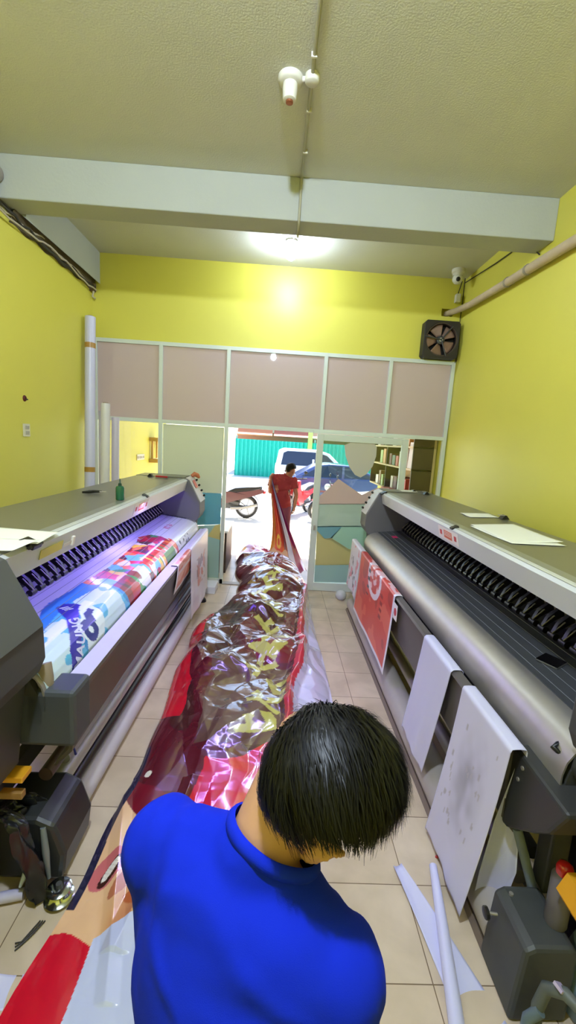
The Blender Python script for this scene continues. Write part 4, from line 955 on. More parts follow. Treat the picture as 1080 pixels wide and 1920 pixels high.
def car(label, x0, yc, L, paint_m, van=False):
    """side-on car, nose to the right (+x)"""
    t = thing('van' if van else 'car', label, 'van' if van else 'car', (x0 + L / 2, yc, 0)); W = .84
    if not van:
        body = [(0, .30), (.02, .72), (.10, .86), (.55, .92), (L - 1.25, .92), (L - .25, .78), (L - .02, .60), (L, .30), (L - .5, .22), (.5, .22)]
        roof = [(.30, .90), (.95, 1.28), (1.4, 1.36), (2.1, 1.34), (2.5, 1.24), (L - 1.15, .91)]
    else:
        body = [(0, .30), (0, .95), (.04, 1.0), (L - .9, 1.0), (L - .15, .85), (L, .62), (L, .30), (L - .5, .22), (.5, .22)]
        roof = [(.03, .98), (.14, 1.62), (.35, 1.72), (L - 2.0, 1.72), (L - 1.5, 1.58), (L - .85, .98)]
    mb = MB().ext([(x0 + p[0], p[1]) for p in body], yc - W, yc + W)
    # greenhouse narrowing towards the roof
    n = len(roof); vs = []
    for s_ in (-1, 1):
        for p in roof: vs.append((x0 + p[0], yc + s_ * (W - .02 - .16 * (p[1] - .9) / .45), p[1]))
    mb.add(vs, [tuple(range(n)), tuple(range(2 * n - 1, n - 1, -1))] + [(i, (i + 1) % n, (i + 1) % n + n, i + n) for i in range(n)])
    mb.obj('body', paint_m, t, bevel=.035, smooth=50)
    gm = mat('car_glass', (40, 48, 66), rough=.05, spec=.8)
    sc = [(x0 + (p[0] - L * .42) * .86 + L * .42, .92 + (p[1] - .92) * .84 + .015) for p in roof]
    for s_ in (-1, 1):
        vs = [(x, yc + s_ * (W - .02 - .16 * (z - .9) / .45 + .004), z) for x, z in sc]
        MB().add(vs + [(v[0], v[1] - s_ * .01, v[2]) for v in vs], [tuple(range(n)), tuple(range(2 * n - 1, n - 1, -1))] + [(i, (i + 1) % n, (i + 1) % n + n, i + n) for i in range(n)]).obj('side_window', gm, t)
    MB().b2((x0 + L * .42, yc - W - .004, .9), (x0 + L * .42 + .08, yc + W + .004, 1.3)).obj('door_pillar', paint_m, t)
    MB().b2((x0 + .5, yc - W - .012, .42), (x0 + L - .6, yc - W, .48)).obj('side_trim', mat('trim_red', (150, 70, 76), rough=.4), t)
    for xx in (.72, L - .80):
        for s_ in (-1, 1): wheel(x0 + xx, yc + s_ * (W - .08), .31, .2, t)
    MB().box((x0 + L - .06, yc - .55, .66), (.1, .3, .12)).obj('head_light', mat('lamp_clear', (230, 230, 235), rough=.1), t, bevel=.02)
    MB().box((x0 + .04, yc - .62, .78), (.1, .26, .14)).obj('tail_light', mat('lamp_red', (170, 30, 30), rough=.15), t, bevel=.02)
    return t
car('blue grey saloon car parked side-on across the doorway', .30, 14.8, 4.4, mat('car_blue', (76, 92, 140), rough=.2, metal=.4, coat=.8))
car('white van parked before the teal fence', -.10, 19.6, 3.9, mat('van_white', (240, 240, 240), rough=.3, coat=.5), True)

def bike(label, x, y, rz, panel, seat):
    t = thing('motorbike', label, 'motorbike', (0, 0, 0))
    wheel(0, 0, .30, .10, t, 'y', (150, 150, 154), 5, .24); wheel(-1.22, 0, .30, .09, t, 'y', (150, 150, 154), 5, .24)
    def tb(pts, r, nm, m): return MB().path(pts, r, 10).obj(nm, m, t, smooth=60)
    MB().ext([(-.10, .62), (-.30, .66), (.16, .80), (.44, .74), (.40, .66), (.18, .58), (-.2, .46), (-.5, .36), (-.62, .46), (-.55, .66), (-.4, .66)], -.13, .13).obj('rear_cowl', panel, t, bevel=.03, smooth=50)
    MB().ext([(-.50, .66), (-.30, .76), (.0, .80), (.36, .84), (.40, .78), (.1, .70), (-.3, .64)], -.14, .14).obj('seat', seat, t, bevel=.025, smooth=50)
    MB().ext([(-.95, .40), (-1.05, .72), (-.95, .96), (-.86, .98), (-.80, .70), (-.60, .44), (-.55, .30), (-.85, .26)], -.17, .17).obj('leg_shield', panel, t, bevel=.03, smooth=50)
    MB().ext([(-.20, .22), (-.72, .22), (-.78, .36), (-.5, .46), (-.16, .40)], -.10, .10).obj('engine', mat('engine_grey', (92, 92, 94), rough=.5, metal=.4), t, bevel=.02)
    tb([(-1.22, .07, .29), (-1.05, .07, .70), (-.95, .0, .98)], .024, 'fork', steel_dull); tb([(-1.22, -.07, .29), (-1.05, -.07, .70), (-.95, 0, .98)], .024, 'fork', steel_dull)
    tb([(-.86, -.34, 1.04), (-.93, -.12, 1.02), (-.95, 0, 1.0), (-.93, .12, 1.02), (-.86, .34, 1.04)], .016, 'handlebar', black)
    for s_ in (-1, 1):
        MB().ell((-.88, .30 * s_, 1.20), (.02, .06, .045)).obj('mirror', black, t, smooth=180)
        tb([(-.9, .22 * s_, 1.04), (-.88, .28 * s_, 1.16)], .007, 'mirror_stem', black)
    MB().ell((-1.03, 0, .90), (.08, .11, .09)).obj('head_light', mat('lamp_clear', (230, 230, 235), rough=.1), t, smooth=180)
    def fend(u, v): 
        a = PI * (.28 + .62 * u); return (-1.22 - .335 * math.cos(a), (v - .5) * .14, .28 + .335 * math.sin(a))
    MB().sheet(fend, 14, 4).obj('front_fender', panel, t, smooth=180, solid=.006)
    def fend2(u, v): 
        a = PI * (-.02 + .55 * u); return (.345 * math.cos(a), (v - .5) * .16, .28 + .345 * math.sin(a))
    MB().sheet(fend2, 14, 4).obj('rear_fender', black, t, smooth=180, solid=.006)
    MB().ell((.44, 0, .68), (.05, .1, .05)).obj('tail_light', mat('lamp_red', (170, 30, 30), rough=.15), t, smooth=180)
    tb([(-.4, -.13, .24), (-.1, -.15, .26), (.28, -.16, .36)], .04, 'exhaust', steel)
    tb([(0, -.07, .28), (-.45, -.09, .34)], .03, 'swing_arm', dark)
    t.rotation_euler = (0, 0, rz); t.location = (x, y, 0)
    return t
bike('dark motorbike seen from the side at the left of the doorway', -.74, 10.9, 0.0, mat('bike_plum', (96, 58, 62), rough=.3, coat=.5), black)
bike('red motorbike parked facing the doorway behind the glass door', .95, 12.5, PI * .5 - .5, mat('bike_red', (190, 36, 40), rough=.25, coat=.6), black)
bike('red motorbike standing side-on behind the glass door leaf', 2.35, 11.2, .2, mat('bike_maroon', (150, 46, 44), rough=.3, coat=.6), mat('seat_brown', (70, 46, 40), rough=.5))
cb = thing('low_cabinet', 'small dark cabinet with a pale top beside the left door post', 'cabinet', (-.84, 6.5, 0))
MB().b2((-1.06, 6.15, .002), (-.69, 6.95, .62)).obj('cabinet_body', wood_d, cb, bevel=.006)
MB().b2((-1.08, 6.12, .62), (-.67, 6.98, .65)).obj('cabinet_top', mat('pale_top', (224, 216, 212), rough=.4), cb, bevel=.004)

# ------------------------------------------------------------------ the long glossy banner
def ramp(x, xs, ys): return np.interp(x, xs, ys)
rows = [.86]
while rows[-1] < 7.42:
    y = rows[-1]; rows.append(y + (.0042 if y < 2.1 else .0042 + .0058 * min(1, (y - 2.1) / 2) if y < 4.4 else .011))
rows = np.array(rows)
tt = np.concatenate([np.linspace(0, .34, 96, endpoint=False), np.linspace(.34, 1, 120)])
Yg, T = np.meshgrid(rows, tt, indexing='ij')
kx = [.8, 1.16, 1.4, 2.0, 2.8, 3.3, 4.1, 4.45, 4.75, 5.2, 5.7, 6.3, 7.0, 7.5]
XLe = ramp(Yg, kx, [-.84, -.83, -.80, -.745, -.735, -.75, -.76, -.70, -.53, -.44, -.46, -.54, -.62, -.60]) + .012 * np.sin(Yg * 9) + .02 * vnoise(Yg * 3, Yg * 0, 71) * (Yg > 2.2)
XRe = ramp(Yg, kx, [.0, .04, .08, .24, .53, .545, .52, .51, .50, .49, .48, .44, .30, .16]) + .015 * vnoise(Yg * 2.4, Yg * 0 + 4, 72)
X = XLe + (XRe - XLe) * T
env = np.clip(np.sin(PI * np.clip(T, 0, 1)), 0, 1) ** .45
base = ramp(Yg, [.8, 1.5, 2.1, 2.7, 3.4, 4.0, 4.35, 4.6, 4.9, 5.3, 5.8, 6.6, 7.4], [.012, .016, .05, .11, .15, .19, .22, .14, .12, .16, .20, .22, .16])
amp = ramp(Yg, [.8, 1.5, 1.95, 2.4, 2.8, 4.4, 5.2, 7.4], [.0, .05, .25, .65, 1, 1, 1.0, .8])
fc = (.125 * facet(X, Yg, .42, 101, .5, 1.7) + .062 * facet(X, Yg, .22, 103, -.4, 1.6) + .022 * facet(X, Yg, .12, 107, 1.0, 1.6) + .0055 * facet(X, Yg, .055, 109, .2))
run = .06 * facet(X, Yg, .20, 113, .12, 4.0) + .022 * facet(X + .1, Yg, .10, 117, -.2, 5.0)     # folds running along the length
mixr = ramp(Yg, [1.6, 2.2, 3.0, 3.4], [1, .9, .35, 0])
H = base * env + env * amp * (fc * (1 - mixr) + run * mixr)
# soft waves near the camera, plus a crease fan on the printed face
H += .010 * env * np.sin(X * 14 + Yg * 5) * (1 - np.clip((Yg - 1.6) / .8, 0, 1)) + .020 * np.clip(1 - np.abs((X + .64) + .28 * (Yg - 1.70)) / .05, 0, 1) * (Yg > 1.2) * (Yg < 2.2) + .026 * np.clip(1 - np.abs((X + .50) - .16 * (Yg - 1.5)) / .06, 0, 1) * (Yg > 1.35) * (Yg < 2.2)
# raised folded ridge on the right, its white back falling to the floor
xr = ramp(Yg, [1.8, 2.3, 2.9, 3.4, 4.2, 5.0, 5.6], [.13, .165, .215, .275, .37, .45, .46])
rd = np.clip(1 - np.abs(X - xr) / .07, 0, 1); ron = np.clip((Yg - 1.8) / .5, 0, 1) * np.clip((5.9 - Yg) / .6, 0, 1)
H = np.where((X > xr), np.minimum(H, .15 * np.clip((XRe - X) / np.maximum(XRe - xr, .02), 0, 1) ** .8 + .012 * facet(X, Yg, .06, 131, .1, 4)) * ron + H * (1 - ron), H) + .09 * rd * ron
H = np.maximum(H + .0, .006 + .002 * np.abs(vnoise(X * 30, Yg * 30, 3)))
H[Yg < 1.2] = np.maximum(H[Yg < 1.2], .008)
dx = amp * (.06 * facet(X, Yg, .26, 121, .8) + .015 * facet(X, Yg, .12, 123, .1)) * env
P = np.stack([X + dx, Yg + .4 * dx, H], -1)
# print, plus a doorway reflection painted in at the far end
cb_ = np.zeros(P.shape); cb_[:] = L3((92, 24, 36))
n1 = vnoise(X * 2.2, Yg * 1.6, 151) + .5 * vnoise(X * 5, Yg * 4, 152)
cb_[n1 > .25] = L3((74, 34, 34)); cb_[n1 < -.55] = L3((116, 22, 38))
brown_z = (np.abs(Yg - 2.95) < .5) & (X > -.42) & (X < .22) & (n1 > -.3); paint(cb_, brown_z, (96, 66, 58))
cherry = (214, 22, 52)
paint(cb_, (X < XLe + .13 + .05 * vnoise(Yg * 2, X * 0, 8)) & (Yg > 2.72) & (Yg < 4.5), (206, 24, 44))
paint(cb_, (Yg < 2.42 + .10 * np.sin(X * 7)) & (X > -.40 + .25 * (Yg - 2.0)), cherry)
paint(cb_, (Yg > 5.6) & (n1 > .15), (190, 60, 84))  # pink patches paint the doorway's reflection on the far stretch
lime = (190, 188, 92)
rb = np.random.default_rng(77)
for k in range(13):
    yc = 2.62 + 3.1 * (k / 12) ** 1.05; xc = (.07 if k % 3 else -.12) + .05 * (k / 12) + .12 * rb.uniform(-1, 1); ang = rb.uniform(0, PI); sz = rb.uniform(.09, .15)
    a = X - xc; b = Yg - yc; u_ = a * math.cos(ang) + b * math.sin(ang); v_ = -a * math.sin(ang) + b * math.cos(ang)
    g1 = [(-1, -.9), (-.5, -1), (-.2, -.2), (.4, -.9), (1, -.7), (.3, .1), (.9, .9), (.3, 1), (-.1, .4), (-.5, 1), (-.9, .8), (-.5, .1)]
    g2 = [(-.9, -1), (.8, -.9), (.9, -.3), (-.2, -.4), (-.1, .0), (.7, .1), (.6, .6), (-.2, .45), (-.3, 1), (-.9, .9)]
    msk = poly_mask(u_, v_, [(p * sz * .9, q * sz * 1.25) for p, q in (g1 if k % 2 else g2)])
    msk &= ~(np.hypot(u_ - .1 * sz, v_) < sz * .22)
    paint(cb_, msk & (Yg > 2.45) & (X < xr - .03), lime)
paint(cb_, (X > xr - .035) & (X < xr + .03) & (Yg > 2.0) & (Yg < 5.8), (206, 60, 76))
paint(cb_, (X > xr + .03) & (Yg > 1.9) & (Yg < 5.8), (216, 214, 240))
# near end: printed smiling face, red cloth, white border
skin = [(226, 170, 120), (214, 150, 104), (236, 190, 146), (198, 128, 92)]
yl_ = 2.06 - .35 * (X + .72) - .10 * np.sin((X + .75) * 9)
face = (Yg < yl_) & (Yg > 1.36)
s1 = vnoise(X * 6, Yg * 5, 161) + .4 * vnoise(X * 14, Yg * 12, 162)
sk = np.array([L3(skin[3]), L3(skin[1]), L3(skin[0]), L3(skin[2])]); kn = [-.9, -.35, .0, .5]
for ch in range(3): cb_[..., ch] = np.where(face, np.interp(s1, kn, sk[:, ch]), cb_[..., ch])
def rot(x0, y0, a): 
    p = X - x0; q = Yg - y0; return p * math.cos(a) + q * math.sin(a), -p * math.sin(a) + q * math.cos(a)
u_, v_ = rot(-.655, 1.665, 1.15); u_ *= 1.2; v_ *= 1.2
lip = (np.hypot(u_ / .125, (v_ - .02) / .068) < 1) & face; paint(cb_, lip, (206, 110, 112))
mo = (np.hypot(u_ / .10, (v_ + .004) / .03) < 1) & face; paint(cb_, mo, (72, 34, 28))
te = (np.hypot(u_ / .066, (v_ - .004) / .019) < 1) & face; paint(cb_, te, (244, 236, 226)); paint(cb_, te & (np.abs(np.sin(u_ * 150)) < .16), (190, 172, 158))
sh_ = (np.hypot((u_ - .0) / .12, (v_ + .10) / .035) < 1) & face; paint(cb_, sh_, (190, 116, 82))
paint(cb_, face & (X > -.50) & (Yg < 1.60), (226, 190, 126)); paint(cb_, face & (np.hypot((X + .44) / .12, (Yg - 1.55) / .045) < 1), (196, 106, 62))
paint(cb_, (X < XLe + .034) & (Yg > 1.50) & (Yg < 2.45), (36, 34, 62))
paint(cb_, (np.hypot(X - XLe - .075, (Yg - 2.22) * .7) < .018), (232, 226, 206))
paint(cb_, Yg < 1.385 + .03 * np.sin(X * 16 + 1), (208, 22, 46))
wl = (X > -.625 + .0 * Yg) & (Yg < 1.40 + .62 * np.clip(X + .625, 0, 1)) & (Yg < 1.62); paint(cb_, wl, (202, 208, 240))
bn = grid_obj('banner', P, vcol_mat('banner_film', rough=.22, coat=1.0, coat_rough=.07, spec=.5), None, cb_)
tag(bn, 'long crumpled glossy maroon and red banner lying along the aisle to the doorway', 'banner')
# the far end, lifted up to the hand of the man in the doorway
nu_, nv_ = 60, 160
Q = np.zeros((nv_, nu_, 3)); QC = np.zeros((nv_, nu_, 3))
for j in range(nv_):
    s = j / (nv_ - 1)
    y = 6.05 + 1.28 * s ** .8; zc_ = .20 + 1.17 * s ** 1.9
    wd = .62 * (1 - s) ** 1.1 + .05; xc = .20 * (1 - s) + -.10 * s + .10 * math.sin(PI * s)
    for i in range(nu_):
        u = i / (nu_ - 1) - .5
        fold = .06 * (1 - .4 * s) * math.sin(u * 16 + s * 3) + .03 * math.sin(u * 31 + 1)
        Q[j, i] = (xc + wd * u, y + fold * (.5 + .5 * s), max(zc_ - .10 * (u + .5) * (1 - s) + .35 * fold * (1 - s), .02))
uu_, ss_ = np.meshgrid(np.linspace(0, 1, nu_), np.linspace(0, 1, nv_))
QC[:] = L3((206, 60, 52)); paint(QC, (uu_ < .16), (212, 128, 60)); paint(QC, (uu_ > .5) & (uu_ < .62), (120, 34, 60)); paint(QC, (uu_ > .62) & (uu_ < .8), (196, 190, 226)); paint(QC, uu_ >= .8, (150, 44, 96))
paint(QC, (np.hypot((uu_ - .3) * 2.2, (ss_ - .42) * 2.2) < .2) & (np.hypot((uu_ - .3) * 2.2, (ss_ - .42) * 2.2) > .1), (222, 160, 70)); paint(QC, (ss_ < .3) & (uu_ < .6), (206, 150, 130))
le = plabel(grid_obj('lifted_end', Q, MATS['banner_film'], bn, QC), 'red and orange end of the banner held up in the doorway')

# ------------------------------------------------------------------ people
skin_m = mat('skin', (196, 146, 116), rough=.5, noise_amt=.08, noise_scale=14)
hair_m = mat('hair_black', (9, 8, 10), rough=.45, spec=.25)
def basis(x, y):
    x = Vector(x).normalized(); y = (Vector(y) - x * x.dot(Vector(y))).normalized(); z = x.cross(y)
    return Matrix((x, y, z)).transposed()
def cap(mb, a, b, ra, rb, n=14):
    a, b = Vector(a), Vector(b); mb.path([a, b], [ra, rb], n); mb.ell(a, (ra, ra, ra), None, 14, 8); mb.ell(b, (rb, rb, rb), None, 14, 8)
def hand(mb, wrist, d, nrm, side, curl=1.0, k=1.0):
    """palm, four unequal bent fingers and a thumb; nrm = palm side"""
    d = Vector(d).normalized(); nrm = (Vector(nrm) - d * d.dot(Vector(nrm))).normalized(); s = d.cross(nrm) * side
    w = Vector(wrist); M = Matrix((s, d, nrm)).transposed()
    mb.ell(w + d * .045 * k, (.040 * k, .052 * k, .016 * k), M, 14, 10)
    mb.ell(w + d * .065 * k, (.040 * k, .030 * k, .014 * k), M, 14, 10)
    for q, (off, L) in enumerate(((-.030, .068), (-.010, .078), (.010, .073), (.029, .058))):
        p = w + d * .086 * k + s * off * k; a = .35 * curl; pts = [w + d * .06 * k + s * off * .9 * k, p]; dd = d.copy()
        for seg, fr_ in enumerate((.45, .32, .23)):
            dd = (d * math.cos(a) + nrm * math.sin(a)); p = p + dd * L * fr_ * k * 1.05; pts.append(p); a += .75 * curl
        mb.path(pts, [.009 * k, .0092 * k, .0088 * k, .008 * k, .0066 * k], 8); mb.ell(pts[-1], (.0068 * k,) * 3, None, 8, 6)
        for pp in pts[1:-1]: mb.ell(pp, (.0092 * k,) * 3, None, 8, 6)
    t0 = w + d * .025 * k - s * .026 * k; t1 = t0 - s * .028 * k + d * .028 * k + nrm * .012 * k; t2 = t1 + d * .026 * k + nrm * .016 * k; t3 = t2 + d * .018 * k + nrm * .014 * k + s * .006 * k
    mb.path([t0, t1, t2, t3], [.014 * k, .0115 * k, .010 * k, .0075 * k], 8); mb.ell(t3, (.0078 * k,) * 3, None, 8, 6)
def head(mb, c, R, F, U, k=1.0):
    c = Vector(c); R, F, U = Vector(R), Vector(F), Vector(U); M = Matrix((R, F, U)).transposed()
    P = lambda r, f_, u: c + (R * r + F * f_ + U * u) * k
    E_ = lambda p, r, nu=16, nv=10: mb.ell(P(*p), tuple(v * k for v in r), M, nu, nv)
    E_((0, -.008, .02), (.077, .097, .092), 24, 16); E_((0, .035, -.035), (.062, .062, .075), 20, 12); E_((0, .058, -.088), (.034, .034, .026)); E_((0, .02, -.075), (.054, .052, .036))
    E_((0, .085, .022), (.055, .018, .014)); E_((0, .098, -.018), (.012, .018, .028)); E_((0, .112, -.034), (.014, .013, .010)); E_((.014, .102, -.038), (.009, .009, .007)); E_((-.014, .102, -.038), (.009, .009, .007))
    E_((0, .094, -.062), (.026, .010, .007)); E_((0, .092, -.073), (.022, .010, .007)); E_((.038, .072, -.02), (.024, .02, .018)); E_((-.038, .072, -.02), (.024, .02, .018))
    for s in (-1, 1):
        E_((s * .084, -.006, -.016), (.012, .020, .030)); E_((s * .081, .004, -.040), (.009, .010, .012))
        mb.path([P(s * .084, .012, -.034), P(s * .094, .016, .002), P(s * .098, .004, .018), P(s * .100, -.016, .012), P(s * .098, -.022, -.010), P(s * .089, -.010, -.040)], [.004 * k, .0045 * k, .005 * k, .005 * k, .0045 * k, .005 * k], 8)
def hair(name, root, c, R, F, U, n_str, seed=1, k=1.0, wdt=.0016, L0=.05, thick=.022, m=None):
    m = m or hair_m; c = Vector(c) + Vector(U) * .02 * k; rg = random.Random(seed)
    def line(az):        # how far the hair reaches down from the crown, by direction (0 = face)
        q = abs(((az + PI) % (2 * PI)) - PI) / PI
        return math.radians(np.interp(q, [0, .25, .42, .5, .62, .72, .8, 1.0], [62, 64, 70 if 0 < (az % (2 * PI)) < PI else 96, 73 if 0 < (az % (2 * PI)) < PI else 112, 80 if 0 < (az % (2 * PI)) < PI else 118, 96 if 0 < (az % (2 * PI)) < PI else 108, 124, 138]))
    def rad(d):          # skull plus hair thickness
        x, y, z = d; r0 = 1 / math.sqrt((x / .077) ** 2 + (y / .099) ** 2 + (z / .094) ** 2)
        return r0 + thick * (1 - .7 * min(1, max(0, (x - .15) / .5))) * (.55 + .45 * max(0, z) ** .5 + (.25 if z < 0 else 0) * 0) + .006 * noise.noise(Vector(d) * 3.1 + Vector((seed, 0, 0)))
    def pt(az, t, inner=False):
        th = line(az) * t; d = (math.sin(th) * math.sin(az), math.sin(th) * math.cos(az), math.cos(th))
        taper = 1 if t < .8 else 1 - .75 * ((t - .8) / .2) ** 2
        x, y, z = d; r0 = 1 / math.sqrt((x / .077) ** 2 + (y / .099) ** 2 + (z / .094) ** 2)
        r = r0 - .006 if inner else r0 + (rad(d) - r0) * taper
        return c + (Vector(R) * d[0] + Vector(F) * d[1] + Vector(U) * d[2]) * r * k, d
    na, nt_ = 72, 26; mb = MB(); vs = []
    for inner in (False, True):
        for j in range(1, nt_ + 1):
            for i in range(na): vs.append(pt(2 * PI * i / na, j / nt_, inner)[0])
    o1, o2 = nt_ * na, 2 * nt_ * na; vs += [pt(0, 1e-4)[0], pt(0, 1e-4, True)[0]]; fs = []
    for b_ in (0, o1):
        for j in range(nt_ - 1):
            for i in range(na): fs.append((b_ + j * na + i, b_ + j * na + (i + 1) % na, b_ + (j + 1) * na + (i + 1) % na, b_ + (j + 1) * na + i))
        for i in range(na): fs.append((o2 + (1 if b_ else 0), b_ + i, b_ + (i + 1) % na))
    for i in range(na): fs.append(((nt_ - 1) * na + i, (nt_ - 1) * na + (i + 1) % na, o1 + (nt_ - 1) * na + (i + 1) % na, o1 + (nt_ - 1) * na + i))
    h = mb.add(vs, fs).obj(name, m, root, smooth=180)
    if n_str:
        st = MB(); cv = Vector((.1, .72, .68)); cr_ = Vector((cv.dot(Vector(R)), cv.dot(Vector(F)), cv.dot(Vector(U)))).normalized(); sv = []; sf = []
        for q in range(n_str):
            az = rg.uniform(0, 2 * PI); t = rg.uniform(.02, 1) ** .62; p, d = pt(az, t)
            dl = Vector(d); tl_ = (dl - cr_); tl_ = tl_ - dl * dl.dot(tl_)
            if tl_.length < .05: tl_ = Vector((rg.uniform(-1, 1), rg.uniform(-1, 1), 0)); tl_ -= dl * dl.dot(tl_)
            tl_.normalize(); sw = dl.cross(tl_); tl_ = (tl_ + sw * (.35 + .3 * noise.noise(dl * 4)) + Vector((rg.uniform(-1, 1), rg.uniform(-1, 1), rg.uniform(-1, 1))) * .22).normalized()
            toW = lambda a: Vector(R) * a[0] + Vector(F) * a[1] + Vector(U) * a[2]
            tw, nw = toW(tl_), toW(dl)
            L = L0 * k * rg.uniform(.6, 1.15) * (.45 if t > .72 and abs(math.cos(az)) < .75 and math.sin(az) < 0 else .22 if t > .68 and abs(math.cos(az)) < .8 else .7 if t > .9 else 1); side = nw.cross(tw).normalized(); b0 = len(sv)
            p = p - nw * .0025 * k
            tip = p + tw * L - (c - Vector(U) * .02 * k)
            if tip.dot(Vector(R)) > .045 * k and tip.dot(Vector(U)) < .012 * k and tip.dot(Vector(F)) > -.052 * k: continue
            for s in range(4):
                f_ = s / 3; pp = p + tw * L * f_ + nw * (.017 * f_ - .016 * f_ * f_) * k * (1 + .9 * rg.uniform(-.6, 1)) + Vector((0, 0, -.006 * f_ * f_)) * k
                ww = wdt * k * (1 - .85 * f_); sv += [pp - side * ww, pp + side * ww]
            sf += [(b0, b0 + 1, b0 + 3, b0 + 2), (b0 + 2, b0 + 3, b0 + 5, b0 + 4), (b0 + 4, b0 + 5, b0 + 7, b0 + 6)]
        so_ = st.add(sv, sf).obj('hair_strands', m, h, smooth=180, fix=False); so_['kind'] = 'stuff'
    return h
def cut(me, co, no, center, rad):
    """trim a garment with a plane, only close to a point"""
    bm = bmesh.new(); bm.from_mesh(me); c = Vector(center)
    fs = [f for f in bm.faces if (f.calc_center_median() - c).length < rad]
    g = list({v for f in fs for v in f.verts}) + list({e for f in fs for e in f.edges}) + fs
    bmesh.ops.bisect_plane(bm, geom=g, plane_co=Vector(co), plane_no=Vector(no), clear_outer=True)
    bm.to_mesh(me); bm.free()
def person(label, loc, J, F_body, headc, R, F, U, skin, cloth, pants, shoes, vox, k=1.0, strands=0, wrinkle=.004, L0=.05, hairseed=1):
    root = thing('person', label, 'person', loc)
    V = {a: Vector(b) for a, b in J.items()}
    S = (V['rs'] - V['ls']).normalized(); D = Vector(F_body).normalized()
    nb, ch, wa, pe = V['neck'], V['chest'], V['waist'], V['pelvis']
    def torso(mb, e):
        M = basis(S, D)
        up1 = (nb - ch).normalized(); M1 = Matrix((S, (up1.cross(S)).normalized(), up1)).transposed()
        for c, r, MM in ((pe, (.158, .112, .12), M), (wa, (.140, .100, .14), M1), (ch, (.158, .108, .155), M1), (ch + up1 * .08, (.165, .092, .085), M1)):
            mb.ell(c, tuple((v + e) * k for v in r), MM, 20, 14)
        for s in ('ls', 'rs'):
            cap(mb, nb - up1 * .02 * k, V[s], (.052 + e) * k, (.054 + e) * k); mb.ell(V[s], ((.06 + e) * k,) * 3, None, 16, 10)
    # body: one skin
    mb = MB(); torso(mb, 0); cap(mb, nb - Vector((0, 0, .01)), Vector(headc) - Vector(U) * .05 * k - Vector(F) * .012 * k, .058 * k, .052 * k); head(mb, headc, R, F, U, k)
    for a, sd in (('l', -1), ('r', 1)):
        cap(mb, V[a + 's'], V[a + 'e'], .047 * k, .038 * k); cap(mb, V[a + 'e'], V[a + 'w'], .039 * k, .026 * k)
        cap(mb, V[a + 'e'] * .75 + V[a + 'w'] * .25, V[a + 'e'] * .55 + V[a + 'w'] * .45, .041 * k, .036 * k)
        fd = (V[a + 'w'] - V[a + 'e']).normalized(); hand(mb, V[a + 'w'], fd * .8 + V[a + 'hd'] * .6, V[a + 'hn'], sd if a == 'l' else -1, 1.0, k)
        cap(mb, V[a + 'h'], V[a + 'k'], .078 * k, .052 * k); cap(mb, V[a + 'k'], V[a + 'a'], .052 * k, .036 * k); mb.ell(V[a + 'k'] * .68 + V[a + 'a'] * .32 - D * .012 * k, (.054 * k, .058 * k, .10 * k), None, 14, 10)
        mb.ell(V[a + 'a'] + D * .06 * k - Vector((0, 0, .038)) * k, (.042 * k, .115 * k, .035 * k), basis(D.cross(Vector((0, 0, 1))), D), 16, 10)
    blend('body', mb, vox, 3, skin, root)
    # shirt
    mb = MB(); torso(mb, .014); mb.ell(wa - Vector((0, 0, .03)), (.165 * k, .128 * k, .17 * k), basis(S, D), 20, 14); mb.ell((wa + pe) / 2, (.172 * k, .135 * k, .15 * k), basis(S, D), 20, 14)
    cap(mb, nb - (nb - ch).normalized() * .02 * k, nb + (Vector(headc) - nb).normalized() * .05 * k, .072 * k, .066 * k)
    for a in 'lr':
        cap(mb, V[a + 's'] - (nb - ch).normalized() * .01, V[a + 's'] * .35 + V[a + 'e'] * .65, .068 * k, .070 * k, 20); cap(mb, V[a + 's'] * .88 + ch * .12 - Vector((0, 0, .03)), V[a + 's'] * .55 + wa * .45, .066 * k, .07 * k, 20)
    sh = blend('shirt', mb, vox * 1.1, 5, cloth, root); me = sh.data
    nd = ((Vector(headc) - nb).normalized() * .45 + (nb - ch).normalized() * .55).normalized(); cc_ = nb + nd * .022 * k
    cut(me, cc_, nd, cc_ + nd * .07 * k, .125 * k)
    for a in 'lr':
        ad_ = (V[a + 'e'] - V[a + 's']).normalized(); p = V[a + 's'] + (V[a + 'e'] - V[a + 's']) * .58; cut(me, p, ad_, p + ad_ * .05 * k, .13 * k)
    cut(me, pe - Vector((0, 0, .05)) * k, (0, 0, -1), pe - Vector((0, 0, .1)) * k, .30 * k)
    if wrinkle:
        for v in me.vertices:
            p = v.co; dn = (p - nb).length
            w_ = noise.noise(Vector((p.x * 9, p.y * 9, p.z * 5))) * 1.0 + .5 * noise.noise(p * 22) + 1.1 * max(0, 1 - abs(noise.noise(Vector((p.x * 7 + p.z * 5, p.y * 7, p.z * 4)))) * 5)
            near = math.exp(-((dn - .13) / .05) ** 2)
            fl = math.sin(dn * 150 + 3 * noise.noise(p * 8)) * near * max(0, noise.noise(p * 6) + .35)
            v.co = p + v.normal * (wrinkle * w_ + .007 * fl)
    bm = bmesh.new(); bm.from_mesh(me); loop = [v for v in bm.verts if v.is_boundary and (v.co - cc_).length < .125 * k]
